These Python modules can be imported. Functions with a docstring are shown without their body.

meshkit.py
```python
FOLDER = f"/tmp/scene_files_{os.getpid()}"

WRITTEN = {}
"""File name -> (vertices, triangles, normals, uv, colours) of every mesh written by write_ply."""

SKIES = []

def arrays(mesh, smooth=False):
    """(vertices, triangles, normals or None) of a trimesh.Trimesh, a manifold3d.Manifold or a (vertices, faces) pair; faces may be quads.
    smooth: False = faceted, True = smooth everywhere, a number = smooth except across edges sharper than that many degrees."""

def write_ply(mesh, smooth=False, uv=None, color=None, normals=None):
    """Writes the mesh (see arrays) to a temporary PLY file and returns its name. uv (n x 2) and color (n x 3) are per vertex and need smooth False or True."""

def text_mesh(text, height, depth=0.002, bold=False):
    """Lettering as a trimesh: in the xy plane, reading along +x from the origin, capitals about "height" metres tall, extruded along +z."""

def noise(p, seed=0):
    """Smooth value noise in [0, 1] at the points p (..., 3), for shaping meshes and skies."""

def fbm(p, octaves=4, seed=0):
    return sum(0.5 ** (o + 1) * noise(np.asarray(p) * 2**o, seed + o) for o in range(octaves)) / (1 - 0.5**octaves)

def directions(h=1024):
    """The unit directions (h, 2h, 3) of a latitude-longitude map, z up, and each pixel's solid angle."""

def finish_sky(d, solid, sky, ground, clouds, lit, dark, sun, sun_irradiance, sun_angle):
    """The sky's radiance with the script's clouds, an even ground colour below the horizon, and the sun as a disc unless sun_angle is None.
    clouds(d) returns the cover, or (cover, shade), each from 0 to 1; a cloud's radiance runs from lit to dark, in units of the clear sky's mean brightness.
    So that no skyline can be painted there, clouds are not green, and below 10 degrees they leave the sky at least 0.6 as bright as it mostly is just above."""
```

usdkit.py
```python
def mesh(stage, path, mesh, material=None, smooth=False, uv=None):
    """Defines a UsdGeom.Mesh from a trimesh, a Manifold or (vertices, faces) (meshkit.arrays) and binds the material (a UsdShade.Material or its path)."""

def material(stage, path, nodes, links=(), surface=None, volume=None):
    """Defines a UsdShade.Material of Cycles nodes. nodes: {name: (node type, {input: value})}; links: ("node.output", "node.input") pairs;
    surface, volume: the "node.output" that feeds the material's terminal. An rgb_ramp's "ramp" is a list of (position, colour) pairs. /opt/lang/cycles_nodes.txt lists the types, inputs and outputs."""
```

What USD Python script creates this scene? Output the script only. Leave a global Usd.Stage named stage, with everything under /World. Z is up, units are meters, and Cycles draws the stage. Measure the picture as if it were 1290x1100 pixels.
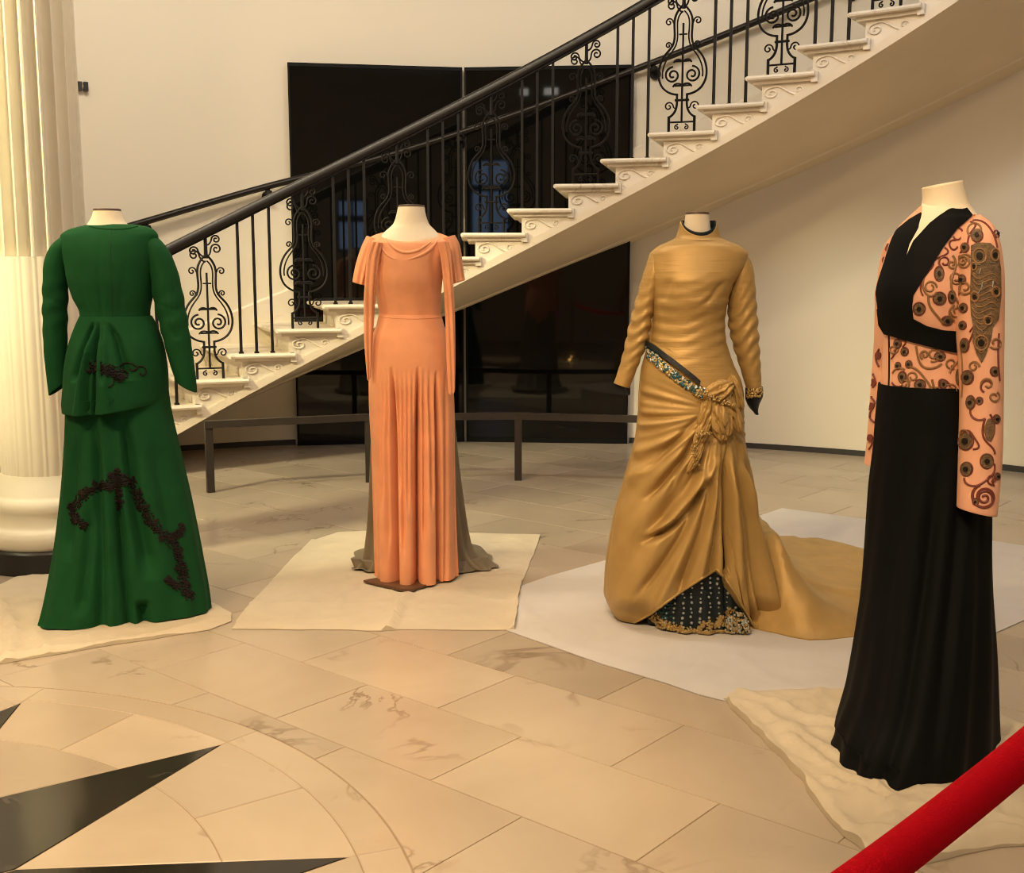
import math, random
import numpy as np, trimesh, usdkit, meshkit
from pxr import Usd, UsdGeom, UsdLux, UsdShade, Gf, Sdf
from scipy.interpolate import PchipInterpolator, LinearNDInterpolator, NearestNDInterpolator
from scipy.spatial import Delaunay
from shapely.geometry import Polygon, Point, LineString, box as sbox
from shapely import affinity, contains_xy
import shapely

random.seed(5)
rng = np.random.default_rng(5)
stage = Usd.Stage.CreateInMemory()
UsdGeom.SetStageUpAxis(stage, 'Z'); UsdGeom.SetStageMetersPerUnit(stage, 1.0)
UsdGeom.Xform.Define(stage, '/World')
UsdGeom.Scope.Define(stage, '/World/Looks')

# ------------------------------------------------------------------ camera, light, exposure
F, TH, HC = 1434.2, 0.1426, 1.3            # focal length in pixels, downward pitch, lens height
cam = UsdGeom.Camera.Define(stage, '/World/camera')
cam.CreateHorizontalApertureAttr(24.0); cam.CreateVerticalApertureAttr(24.0 * 1100 / 1290)
cam.CreateFocalLengthAttr(24.0 * F / 1290)
cam.AddTranslateOp().Set((0, 0, HC)); cam.AddRotateXOp().Set(90 - math.degrees(TH))
EXPOSURE = 0.0
cam.CreateExposureAttr(EXPOSURE)

def spot(name, pos, target, power, color, angle, radius=0.06, soft=0.4):
    l = UsdLux.SphereLight.Define(stage, '/World/' + name)
    l.CreateRadiusAttr(radius); l.CreateIntensityAttr(power); l.CreateColorAttr(Gf.Vec3f(*color)); l.CreateNormalizeAttr(True)
    s = UsdLux.ShapingAPI.Apply(l.GetPrim()); s.CreateShapingConeAngleAttr(angle); s.CreateShapingConeSoftnessAttr(soft)
    aim(l, pos, target); return l

def aim(l, pos, target):
    p, t = np.array(pos, float), np.array(target, float)
    z = p - t; z /= np.linalg.norm(z)
    up = np.array([0, 0, 1.0]) if abs(z[2]) < .99 else np.array([0, 1.0, 0])
    x = np.cross(up, z); x /= np.linalg.norm(x); y = np.cross(z, x)
    m = Gf.Matrix4d(*x, 0, *y, 0, *z, 0, *p, 1)
    UsdGeom.Xformable(l).AddTransformOp().Set(m)

def area(name, pos, target, w, h, power, color):
    l = UsdLux.RectLight.Define(stage, '/World/' + name)
    l.CreateWidthAttr(w); l.CreateHeightAttr(h); l.CreateIntensityAttr(power); l.CreateColorAttr(Gf.Vec3f(*color)); l.CreateNormalizeAttr(True)
    aim(l, pos, target); return l

WARM, COOL = (1.0, .72, .38), (.72, .82, 1.0)
spot('orange_spot', (-2.4, .2, 4.8), (-.42, 4.5, .65), 130, (1, .68, .36), 13, .07, .35)
spot('gold_spot', (-1.5, -.4, 4.8), (.72, 3.95, .55), 155, (1, .68, .36), 14, .07, .35)
spot('green_spot', (-3.6, .1, 4.8), (-1.5, 4.1, .6), 112, (1, .68, .36), 13, .07, .35)
spot('black_spot', (-.4, -1.4, 4.8), (1.17, 2.85, .8), 205, (1, .68, .36), 14, .07, .35)
spot('stair_spot', (-1.6, .8, 4.9), (.4, 7.0, 2.8), 85, (1, .74, .44), 24, .35, .6)
spot('column_spot', (-4.7, 2.7, 4.3), (-2.5, 5.1, 2.2), 520, (1, .90, .52), 21, .28, .7)
spot('floor_spot', (-1.7, .6, 4.9), (-1.6, 1.8, 0), 540, (1, .72, .40), 27, .07, .7)
area('ceiling_cove', (-.6, 3.4, 5.15), (-.6, 3.4, 0), 2.2, 2.2, 24, (1, .72, .45))
area('front_daylight', (1.2, -.9, 5.1), (.6, 6, 1.4), 2.4, 1.2, 22, (.86, .84, .86))
area('upper_daylight', (2.0, 4.4, 5.0), (1.2, 8.6, 3.4), 1.6, .8, 18, (.74, .90, 1.10))
area('left_wash', (-2.0, 4.9, 5.1), (-2.5, 8.4, 2.2), 1.4, .6, 64, (1, .89, .70))

# ------------------------------------------------------------------ pixels to points at a stated distance
CT, ST = math.cos(TH), math.sin(TH)
def ray(x, y):
    u, v = (np.asarray(x, float) - 645) / F, (np.asarray(y, float) - 550) / F
    return np.stack([u, CT - v * ST, -ST - v * CT], -1)
def at(x, y, Y):
    d = ray(x, y); return d * (np.asarray(Y) / d[..., 1])[..., None] + [0, 0, HC]
def ground(x, y, z=0.0):
    d = ray(x, y); return d * ((z - HC) / d[..., 2])[..., None] + [0, 0, HC]
def proj(P):
    P = np.asarray(P, float); z = P[..., 2] - HC
    D = P[..., 1] * CT - z * ST; U = z * CT + P[..., 1] * ST
    return 645 + F * P[..., 0] / D, 550 - F * U / D

# ------------------------------------------------------------------ scene helpers
used = {}
def numbered(parent, name):
    k = (parent, name); n = used.get(k, 0); used[k] = n + 1
    return name if n == 0 else f'{name}_{n:03d}'
def ppath(parent): return '/World' if parent is None else str(parent.GetPath())
def tag(p, label=None, cat=None, group=None, kind=None):
    for k, v in (('label', label), ('category', cat), ('group', group), ('kind', kind)):
        if v: p.SetCustomDataByKey(k, v)
    return p
def obj(name, mesh, mat, parent=None, smooth=30, uv=None, label=None, kind=None):
    pp = ppath(parent)
    m = usdkit.mesh(stage, f'{pp}/{numbered(pp, name)}', mesh, M[mat], smooth, uv).GetPrim()
    return tag(m, label, kind=kind)
def thing(name, label, cat, loc=(0, 0, 0), group=None, kind=None):
    x = UsdGeom.Xform.Define(stage, '/World/' + numbered('/World', name))
    x.AddTranslateOp().Set(tuple(map(float, loc)))
    p = tag(x.GetPrim(), label, cat, group, kind); base[str(p.GetPath())] = np.array(loc, float); return p
base = {}
def part(name, mesh, mat, th, smooth=30, label=None, kind=None, root=None):
    """mesh in world coordinates, moved into the frame of its thing"""
    off = base[str((root or th).GetPath())]
    v, f = (mesh.vertices, mesh.faces) if hasattr(mesh, 'vertices') else mesh
    v = np.asarray(v, float) - off
    return obj(name, trimesh.Trimesh(v, tri(f), process=False), mat, th, smooth, None, label, kind)
def tri(f):
    f = np.asarray(f, int)
    return np.vstack([f[:, [0, 1, 2]], f[:, [0, 2, 3]]]) if f.shape[1] == 4 else f
cat = trimesh.util.concatenate
def boxm(a, b, bevel=0.0):
    a, b = np.minimum(a, b), np.maximum(a, b)
    if bevel:
        c = np.array([[x, y, z] for x in (0, 1) for y in (0, 1) for z in (0, 1)], float)
        pts = []
        for q in c:
            p = a + (b - a) * q; s = np.where(q > .5, -1, 1)
            for k in range(3):
                e = s * bevel; e[k] = 0; pts.append(p + e)
        return trimesh.convex.convex_hull(np.array(pts))
    m = trimesh.creation.box(b - a); m.apply_translation((a + b) / 2); return m
def tube(pts, r, n=8, flat=None, closed=False):
    """round (or flattened, with flat = (normal direction, ratio)) tube along points; r a number or one per point"""
    P = np.asarray(pts, float); k = len(P); r = np.broadcast_to(np.asarray(r, float), (k,))
    T = np.gradient(P, axis=0); T /= np.linalg.norm(T, axis=1, keepdims=True) + 1e-12
    ref = np.array(flat[0] if flat else ([0, 0, 1.0] if abs(T[0, 2]) < .9 else [0, 1.0, 0]), float)
    rings = []
    nprev = None
    for i in range(k):
        nn = (ref if (nprev is None or flat) else nprev); nn = nn - T[i] * (nn @ T[i])
        if np.linalg.norm(nn) < 1e-6: nn = np.cross(T[i], [1, 0, 0])
        nn /= np.linalg.norm(nn); nprev = nn; bb = np.cross(T[i], nn)
        a = np.arange(n) * 2 * np.pi / n
        rings.append(P[i] + r[i] * (np.outer(np.cos(a), nn) * (flat[1] if flat else 1) + np.outer(np.sin(a), bb)))
    V = np.vstack(rings); Fs = []
    j = np.arange(n); jn = (j + 1) % n
    for i in range(k - 1):
        Fs.append(np.stack([i * n + j, i * n + jn, (i + 1) * n + jn, (i + 1) * n + j], 1))
    Fs = tri(np.vstack(Fs))
    V = np.vstack([V, P[0], P[-1]]); c0, c1 = len(V) - 2, len(V) - 1
    Fs = np.vstack([Fs, np.stack([np.full(n, c0), jn, j], 1), np.stack([np.full(n, c1), (k - 1) * n + j, (k - 1) * n + jn], 1)])
    return trimesh.Trimesh(V, Fs, process=False)
def smooth_line(pts, n=40):
    P = np.asarray(pts, float)
    if len(P) == 2: return P[0] + (P[1] - P[0]) * np.linspace(0, 1, n)[:, None]
    t = np.r_[0, np.cumsum(np.linalg.norm(np.diff(P, axis=0), axis=1))]
    from scipy.interpolate import CubicSpline
    return CubicSpline(t, P)(np.linspace(0, t[-1], n))
def lathe(profile, n=64, loc=(0, 0, 0)):
    m = trimesh.creation.revolve(np.array(profile, float), sections=n); m.apply_translation(loc); return m
def prism(poly, z0, z1):
    m = trimesh.creation.extrude_polygon(poly, z1 - z0, engine='earcut'); m.apply_translation([0, 0, z0]); return m
def slab(poly, z1, bevel=.002, depth=.02):
    """a stone piece: its outline, its top chamfered by bevel"""
    poly = shapely.geometry.polygon.orient(poly, 1.0).simplify(1e-4)
    P = np.array(poly.exterior.coords)[:-1]
    inner = poly.buffer(-bevel, join_style=2)
    if inner.geom_type != 'Polygon' or len(inner.exterior.coords) != len(poly.exterior.coords): return prism(poly, z1 - depth, z1)
    I = np.array(shapely.geometry.polygon.orient(inner, 1.0).exterior.coords)[:-1]
    k = np.argmin(np.linalg.norm(I - P[0], axis=1)); I = np.roll(I, -k, axis=0)
    n = len(P); V = np.vstack([np.c_[P, np.full(n, z1 - depth)], np.c_[P, np.full(n, z1 - bevel)], np.c_[I, np.full(n, z1)]])
    j = np.arange(n); jn = (j + 1) % n
    Q = np.vstack([np.stack([r * n + j, r * n + jn, (r + 1) * n + jn, (r + 1) * n + j], 1) for r in (0, 1)])
    tv, tf = trimesh.creation.triangulate_polygon(Polygon(I), engine='earcut')
    V = np.vstack([V, np.c_[tv, np.full(len(tv), z1)]])
    return trimesh.Trimesh(V, np.vstack([tri(Q), tf + 3 * n]), process=False)

# ------------------------------------------------------------------ materials
M = {}
def mat(name, nodes, links, surface='p.BSDF'):
    M[name] = usdkit.material(stage, '/World/Looks/' + name, nodes, links, surface)
def plain(name, color, rough=.5, metallic=0, bump=0, bscale=60, vary=0, vscale=3, **kw):
    nodes = {'p': ('principled_bsdf', dict(base_color=color, roughness=rough, metallic=metallic, **kw))}; links = []
    if vary or bump: nodes['tc'] = ('texture_coordinate', {})
    if vary:
        nodes['n'] = ('noise_texture', dict(scale=vscale, detail=4.0)); links += [('tc.object', 'n.vector')]
        lo = [c * (1 - vary) for c in color]; hi = [min(1, c * (1 + vary)) for c in color]
        nodes['r'] = ('rgb_ramp', dict(ramp=[(.3, lo), (.7, hi)])); links += [('n.fac', 'r.fac'), ('r.color', 'p.base_color')]
    if bump:
        nodes['bn'] = ('noise_texture', dict(scale=bscale, detail=3.0)); nodes['b'] = ('bump', dict(strength=bump, distance=.01))
        links += [('tc.object', 'bn.vector'), ('bn.fac', 'b.height'), ('b.normal', 'p.normal')]
    mat(name, nodes, links)

def marble(name, c0, c1, vein, rough, scale=1.3, spec=.5, vein_w=.018):
    """cloudy stone with thin wandering veins; each piece shifted and toned on its own"""
    nodes = {'g': ('geometry', {}), 'o': ('object_info', {}), 'wn': ('white_noise_texture', dict(dimensions='1D')),
             'sh': ('vector_math', dict(math_type='multiply_add', vector2=(7., 7., 7.))),
             'n': ('noise_texture', dict(scale=scale, detail=6.0, roughness=.6, distortion=.4)),
             'r': ('rgb_ramp', dict(ramp=[(.3, c0), (.7, c1)])),
             'v': ('noise_texture', dict(scale=scale * 1.1, detail=5.0, roughness=.55, distortion=1.3)),
             'vr': ('rgb_ramp', dict(ramp=[(.5 - vein_w, (0, 0, 0)), (.5, (1, 1, 1)), (.5 + vein_w, (0, 0, 0))])),
             'mk': ('noise_texture', dict(scale=scale * 1.7, detail=2.0)),
             'mr': ('rgb_ramp', dict(ramp=[(.52, (0, 0, 0)), (.68, (1, 1, 1))])),
             'mm': ('mix', dict(mix_type='multiply', fac=1.0)),
             'mx': ('mix', dict(mix_type='mix', color2=vein)),
             'tr': ('map_range', dict(from_min=0., from_max=1., to_min=.88, to_max=1.06)),
             'tone': ('hsv', dict(hue=.5, saturation=1.0)),
             'p': ('principled_bsdf', dict(roughness=rough, specular_ior_level=spec))}
    links = [('o.random', 'wn.w'), ('wn.color', 'sh.vector1'), ('g.position', 'sh.vector3'), ('sh.vector', 'n.vector'), ('n.fac', 'r.fac'),
             ('sh.vector', 'v.vector'), ('v.fac', 'vr.fac'), ('sh.vector', 'mk.vector'), ('mk.fac', 'mr.fac'), ('vr.color', 'mm.color1'), ('mr.color', 'mm.color2'),
             ('mm.color', 'mx.fac'), ('r.color', 'mx.color1'), ('o.random', 'tr.value'), ('tr.result', 'tone.value'), ('mx.color', 'tone.color'), ('tone.color', 'p.base_color')]
    mat(name, nodes, links)

marble('floor_marble', (.35, .285, .21), (.43, .36, .275), (.20, .145, .10), .22, 1.2, .35)
marble('stair_marble', (.78, .67, .52), (.86, .77, .63), (.50, .40, .28), .4, 2.0)
marble('black_marble', (.012, .010, .008), (.03, .026, .02), (.08, .07, .06), .12, 2.0, .3)
plain('grout', (.25, .18, .115), .8)
plain('wall_paint', (.75, .675, .545), .65, bump=.04, bscale=90)
plain('ceiling_paint', (.8, .77, .7), .8)
plain('soffit_plaster', (.80, .68, .51), .7, bump=.06, bscale=8, vary=.06, vscale=1.5)
plain('dark_metal', (.022, .016, .013), .38, vary=.3, vscale=9)
plain('iron', (.010, .008, .007), .55, specular_ior_level=.2, bump=.1, bscale=120)
plain('rail_wood', (.010, .007, .005), .34, specular_ior_level=.3)
plain('barrier_metal', (.028, .020, .015), .42, vary=.2, vscale=6)
plain('baseboard', (.03, .026, .022), .5)
plain('column_paint', (.80, .74, .60), .5, bump=.05, bscale=30, vary=.05, vscale=3)
plain('black_base', (.01, .009, .009), .35)
plain('glass_frame', (.004, .004, .004), .6, specular_ior_level=.15)
mat('black_glass', {'p': ('principled_bsdf', dict(base_color=(.003, .003, .0028), roughness=.03, ior=1.42))}, [])
plain('form_cloth', (.83, .73, .55), .75, bump=.12, bscale=260)
plain('form_cap', (.09, .05, .03), .45)
plain('form_stand', (.10, .045, .02), .45)
plain('velvet_red', (.62, .002, .010), .85, bump=.2, bscale=420, specular_ior_level=.08)
plain('brass', (.72, .52, .22), .25, metallic=1.0)

def fabric(name, color, rough=.7, sheen=.2, weave=.12, wscale=380, metallic=0, wr=0, wrscale=(6, 6, 60), dark=.85, spec=.3):
    """cloth: fine weave bump, a slow tone change, and with wr > 0 short creases"""
    nodes = {'tc': ('texture_coordinate', {}), 'n': ('noise_texture', dict(scale=9.0, detail=4.0)),
             'r': ('rgb_ramp', dict(ramp=[(.3, [c * dark for c in color]), (.7, color)])),
             'w': ('noise_texture', dict(scale=wscale, detail=2.0)),
             'b': ('bump', dict(strength=weave, distance=.004)),
             'p': ('principled_bsdf', dict(roughness=rough, metallic=metallic, sheen_weight=sheen, sheen_tint=[min(1, c * 1.6 + .05) for c in color], sheen_roughness=.45, specular_ior_level=spec))}
    links = [('tc.object', 'n.vector'), ('n.fac', 'r.fac'), ('r.color', 'p.base_color'), ('tc.object', 'w.vector'), ('w.fac', 'b.height')]
    if wr:
        nodes['mp'] = ('mapping', dict(scale=wrscale)); nodes['wn'] = ('noise_texture', dict(scale=1.0, detail=3.0, distortion=.5))
        nodes['b2'] = ('bump', dict(strength=wr, distance=.012))
        links += [('tc.object', 'mp.vector'), ('mp.vector', 'wn.vector'), ('wn.fac', 'b2.height'), ('b.normal', 'b2.normal'), ('b2.normal', 'p.normal')]
    else: links += [('b.normal', 'p.normal')]
    mat(name, nodes, links)
fabric('green_crepe', (.008, .072, .021), .8, .15, .1, spec=.12)
fabric('green_dark', (.005, .045, .014), .6, .2, .1)
fabric('orange_crepe', (.84, .365, .19), .7, .25, .08)
fabric('taupe_lining', (.22, .18, .12), .6, .2, .08)
fabric('gold_satin', (.44, .285, .10), .46, .1, .08, 420, .22, .22, (6, 6, 60))
fabric('gold_drape', (.44, .285, .10), .48, .1, .08, 420, .22, .14, (22, 22, 5))
fabric('black_crepe', (.0022, .0028, .0034), .7, .02, .1, spec=.12)
fabric('peach_crepe', (.82, .43, .285), .75, .2, .1)
fabric('muslin', (.55, .475, .35), .85, .15, .12, 260, 0, .25, (14, 14, 14), .93)
fabric('white_sheet', (.51, .49, .47), .85, .15, .1, 260, 0, .15, (8, 8, 8), .95)
fabric('teal_sequin_cloth', (.006, .012, .015), .35, .1, .4, 300)
plain('dark_bead', (.013, .009, .007), .6, specular_ior_level=.2)
plain('maroon_cord', (.16, .035, .025), .55)
plain('brown_cord', (.24, .125, .05), .55)
plain('olive_thread', (.14, .085, .04), .6, bump=.5, bscale=300, vary=.4, vscale=80)
plain('gold_bead', (.50, .36, .15), .32, metallic=.9)
plain('silver_sequin', (.62, .66, .64), .28, metallic=.9)
plain('teal_bead', (.03, .10, .11), .2, metallic=.6)

# ------------------------------------------------------------------ the setting
CX, CY, RIN, RW = -.1924, 3.7509, 3.9467, 5.0908         # centre of the rotunda, inner edge of the stair, wall
A0, DA, Z0, RISE = -.5032, .0781, .6223, .1573
def pol(a, r, z): return np.stack(np.broadcast_arrays(CX + r * np.sin(a), CY + r * np.cos(a), z), -1)
def line(a): return Z0 + RISE * (np.asarray(a) - A0) / DA
def ang(n): return A0 + n * DA
def sweep_arc(profile, a0, a1, n, zfun=None):
    """profile of (radius, z) points, closed, swept along the rotunda from a0 to a1; z is added to zfun(angle)"""
    P = np.array(profile, float); k = len(P); A = np.linspace(a0, a1, n)
    V = np.vstack([pol(a, P[:, 0], P[:, 1] + (zfun(a) if zfun else 0)) for a in A])
    j = np.arange(k); jn = (j + 1) % k
    Q = np.vstack([np.stack([i * k + j, i * k + jn, (i + 1) * k + jn, (i + 1) * k + j], 1) for i in range(n - 1)])
    caps = trimesh.creation.triangulate_polygon(Polygon(P), engine='earcut') if k > 2 else None
    T = [tri(Q)]
    for off in (0, (n - 1) * k):
        T.append(np.array([[off, off + i, off + i + 1] for i in range(1, k - 1)]))
    m = trimesh.Trimesh(V, np.vstack(T), process=False); m.fix_normals(); return m

HCEIL, YB = 5.2, -4.2
AW = 1.75
struct = dict(kind='structure')
arc = sweep_arc([(RW, 0), (RW + .2, 0), (RW + .2, HCEIL), (RW, HCEIL)], -AW, AW, 140)
obj('wall_back', arc, 'wall_paint', None, 30, label='curved pale plaster wall of the rotunda behind the staircase', kind='structure')
xl, xr_ = CX - RW, CX + RW
y_end = CY + RW * math.cos(AW)
obj('wall_left', boxm((xl - .2, YB, 0), (xl, y_end + .1, HCEIL)), 'wall_paint', None, False, label='pale plaster side wall left of the camera', kind='structure')
obj('wall_right', boxm((xr_, YB, 0), (xr_ + .2, y_end + .1, HCEIL)), 'wall_paint', None, False, label='pale plaster side wall right of the camera', kind='structure')
# front wall, behind the camera, with a window opening left and right
wz0, wz1 = .9, 2.9
WIN = [(-3.25, -2.45, 2.0, 3.45), (.98, 1.58, 1.70, 2.68)]
g_ = shapely.union_all([sbox(a, z0, c, z1) for a, c, z0, z1 in WIN]); fw_ = sbox(xl, 0, xr_, HCEIL).difference(g_)
fw = prism(fw_, 0, .2).copy(); fw.vertices = np.c_[fw.vertices[:, 0], YB - fw.vertices[:, 2], fw.vertices[:, 1]]
obj('wall_front', fw, 'wall_paint', None, False, label='plain wall with two windows behind the camera', kind='structure')
ceil = Polygon([(CX + (RW + .2) * math.sin(a), CY + (RW + .2) * math.cos(a)) for a in np.linspace(-AW, AW, 60)] + [(xr_ + .2, YB - .2), (xl - .2, YB - .2)])
obj('ceiling', prism(ceil, HCEIL, HCEIL + .15), 'ceiling_paint', None, False, label='flat pale ceiling of the hall', kind='structure')
mat('window_glass', {'f': ('fresnel', dict(IOR=1.45)), 't': ('transparent_bsdf', dict(color=(.95, .97, 1))), 'g': ('glossy_bsdf', dict(color=(1, 1, 1), roughness=.02)), 'm': ('mix_closure', {})},
    [('f.fac', 'm.fac'), ('t.BSDF', 'm.closure1'), ('g.BSDF', 'm.closure2')], 'm.closure')
for k, (a, b, wz0, wz1) in enumerate(WIN):
    w = thing(f'window_{k+1}', ['dark framed window behind the camera, on the column side', 'small dark framed window behind the camera, nearer the right wall'][k], 'window', ((a + b) / 2, YB - .1, wz0), kind='structure')
    zm = wz0 + (wz1 - wz0) * .62
    fr = [boxm((a, YB - .14, wz0), (a + .05, YB - .06, wz1)), boxm((b - .05, YB - .14, wz0), (b, YB - .06, wz1)), boxm((a, YB - .14, wz0), (b, YB - .06, wz0 + .05)),
          boxm((a, YB - .14, wz1 - .05), (b, YB - .06, wz1)), boxm(((a + b) / 2 - .02, YB - .14, wz0), ((a + b) / 2 + .02, YB - .06, wz1)), boxm((a, YB - .14, zm - .06), (b, YB - .06, zm + .06))]
    part('window_frame', cat(fr), 'glass_frame', w, False)
    part('pane', boxm((a + .04, YB - .105, wz0 + .04), (b - .04, YB - .095, wz1 - .04)), 'window_glass', w, False)
mat('lamp_glow', {'e': ('emission', dict(color=(1, .93, .8), strength=6.0))}, [], 'e.emission')
for k, (lx, lw) in enumerate([(-2.16, .14), (-1.66, .26)]):
    w = thing('wall_lamp', ['small bright lamp high on the wall behind the camera', 'wide bright lamp high on the wall behind the camera'][k], 'lamp', (lx, YB, 4.6))
    part('housing', boxm((lx - lw / 2 - .02, YB, 4.54), (lx + lw / 2 + .02, YB + .07, 4.70)), 'glass_frame', w, False)
    part('diffuser', boxm((lx - lw / 2, YB + .065, 4.56), (lx + lw / 2, YB + .085, 4.68)), 'lamp_glow', w, False)
dome = UsdLux.DomeLight.Define(stage, '/World/sky_dome'); dome.CreateIntensityAttr(.7); dome.CreateColorAttr(Gf.Vec3f(.45, .65, 1.0))

# baseboard: thin dark strip at the foot of the curved wall
AP0, AP1 = -.292, .218                                    # the black glass stands between these angles
for n, (a0, a1) in enumerate([(-AW, AP0), (AP1, AW)]):
    obj('baseboard_back', sweep_arc([(RW - .012, 0), (RW + .01, 0), (RW + .01, .04), (RW - .012, .04)], a0, a1, 60), 'baseboard', None, 30,
        label=['thin dark baseboard strip left of the black glass', 'thin dark baseboard strip along the wall right of the black glass'][n], kind='structure')

# ---- floor: slabs in running bond, black star in a round medallion
room = Polygon([(CX + (RW - .002) * math.sin(a), CY + (RW - .002) * math.cos(a)) for a in np.linspace(-AW, AW, 90)] + [(xr_, YB), (xl, YB)])
floor = tag(UsdGeom.Xform.Define(stage, '/World/floor').GetPrim(), 'polished cream marble floor with black star inlay', kind='structure'); base['/World/floor'] = np.zeros(3)
part('bed', prism(room.buffer(.2), -.12, -.002), 'grout', floor, False)
SX, SY, RM, RT, RV = -1.74, 1.885, 1.59, 1.47, .795
star_a = [math.radians(50.6 - 30 * k) for k in range(12)]
medal = Point(SX, SY).buffer(RM, 64)
gdir, gn = np.array([.7638, -.6455]), np.array([.6455, .7638])
W, Lr, J = .3685, .638, .0016
view = Polygon([(-.25, .0), (.25, 0), (4.3, 9), (-4.3, 9)]).buffer(.6)
far, nslab = [], 0
for r in range(-20, 26):
    n0 = 2.364 + r * W
    off = -1.654 if r % 2 == 0 else -1.963
    for c in range(-16, 18):
        t0 = off + c * Lr
        q = Polygon([gdir * a + gn * b for a, b in [(t0 + J, n0 + J), (t0 + Lr - J, n0 + J), (t0 + Lr - J, n0 + W - J), (t0 + J, n0 + W - J)]])
        if not q.intersects(room): continue
        q = q.intersection(room).difference(medal.buffer(.002))
        for g in getattr(q, 'geoms', [q]):
            if g.is_empty or g.area < .002: continue
            if view.intersects(g):
                part('slab', slab(g, rng.uniform(-.0002, .0002), .001), 'floor_marble', floor, False); nslab += 1
            else: far.append(prism(g, -.02, 0))
if far: part('slab_field', cat(far), 'floor_marble', floor, False, kind='stuff')
P2 = lambda r, a: (SX + r * math.cos(a), SY + r * math.sin(a))
for k in range(12):
    a = star_a[k]; h = math.radians(15)
    part('star_point', slab(Polygon([P2(RT, a), P2(RV, a + h), P2(.30, a + h), P2(.30, a - h), P2(RV, a - h)]).buffer(-.002, join_style=2), 0, .002), 'black_marble', floor, False)
    # cream pieces between this point and the next (clockwise)
    m_ = a - h; b_ = a - 2 * h
    arcp = lambda r, s0, s1, n=8: [P2(r, s) for s in np.linspace(s0, s1, n)]
    gap = Polygon([P2(RV, m_)] + [P2(RT, a)] + arcp(RM - .001, a, b_, 10) + [P2(RT, b_)])
    star_gap = gap
    inner = star_gap.intersection(Point(SX, SY).buffer(1.20, 48))
    outer = star_gap.difference(Point(SX, SY).buffer(1.2005, 48)).intersection(Point(SX, SY).buffer(1.485, 64))
    ring = star_gap.difference(Point(SX, SY).buffer(1.4855, 64))
    cutl = LineString([P2(1.1, m_), P2(1.7, m_)]).buffer(.0008)
    for q in [inner, outer.difference(cutl), ring]:
        for g in getattr(q, 'geoms', [q]):
            g = g.buffer(-.0009, join_style=2)
            if g.geom_type == 'Polygon' and g.area > .001: part('medallion_piece', slab(g, 0, .002), 'floor_marble', floor, False)
part('star_centre', slab(Point(SX, SY).buffer(.29, 24), 0, .002), 'floor_marble', floor, False)

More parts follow.
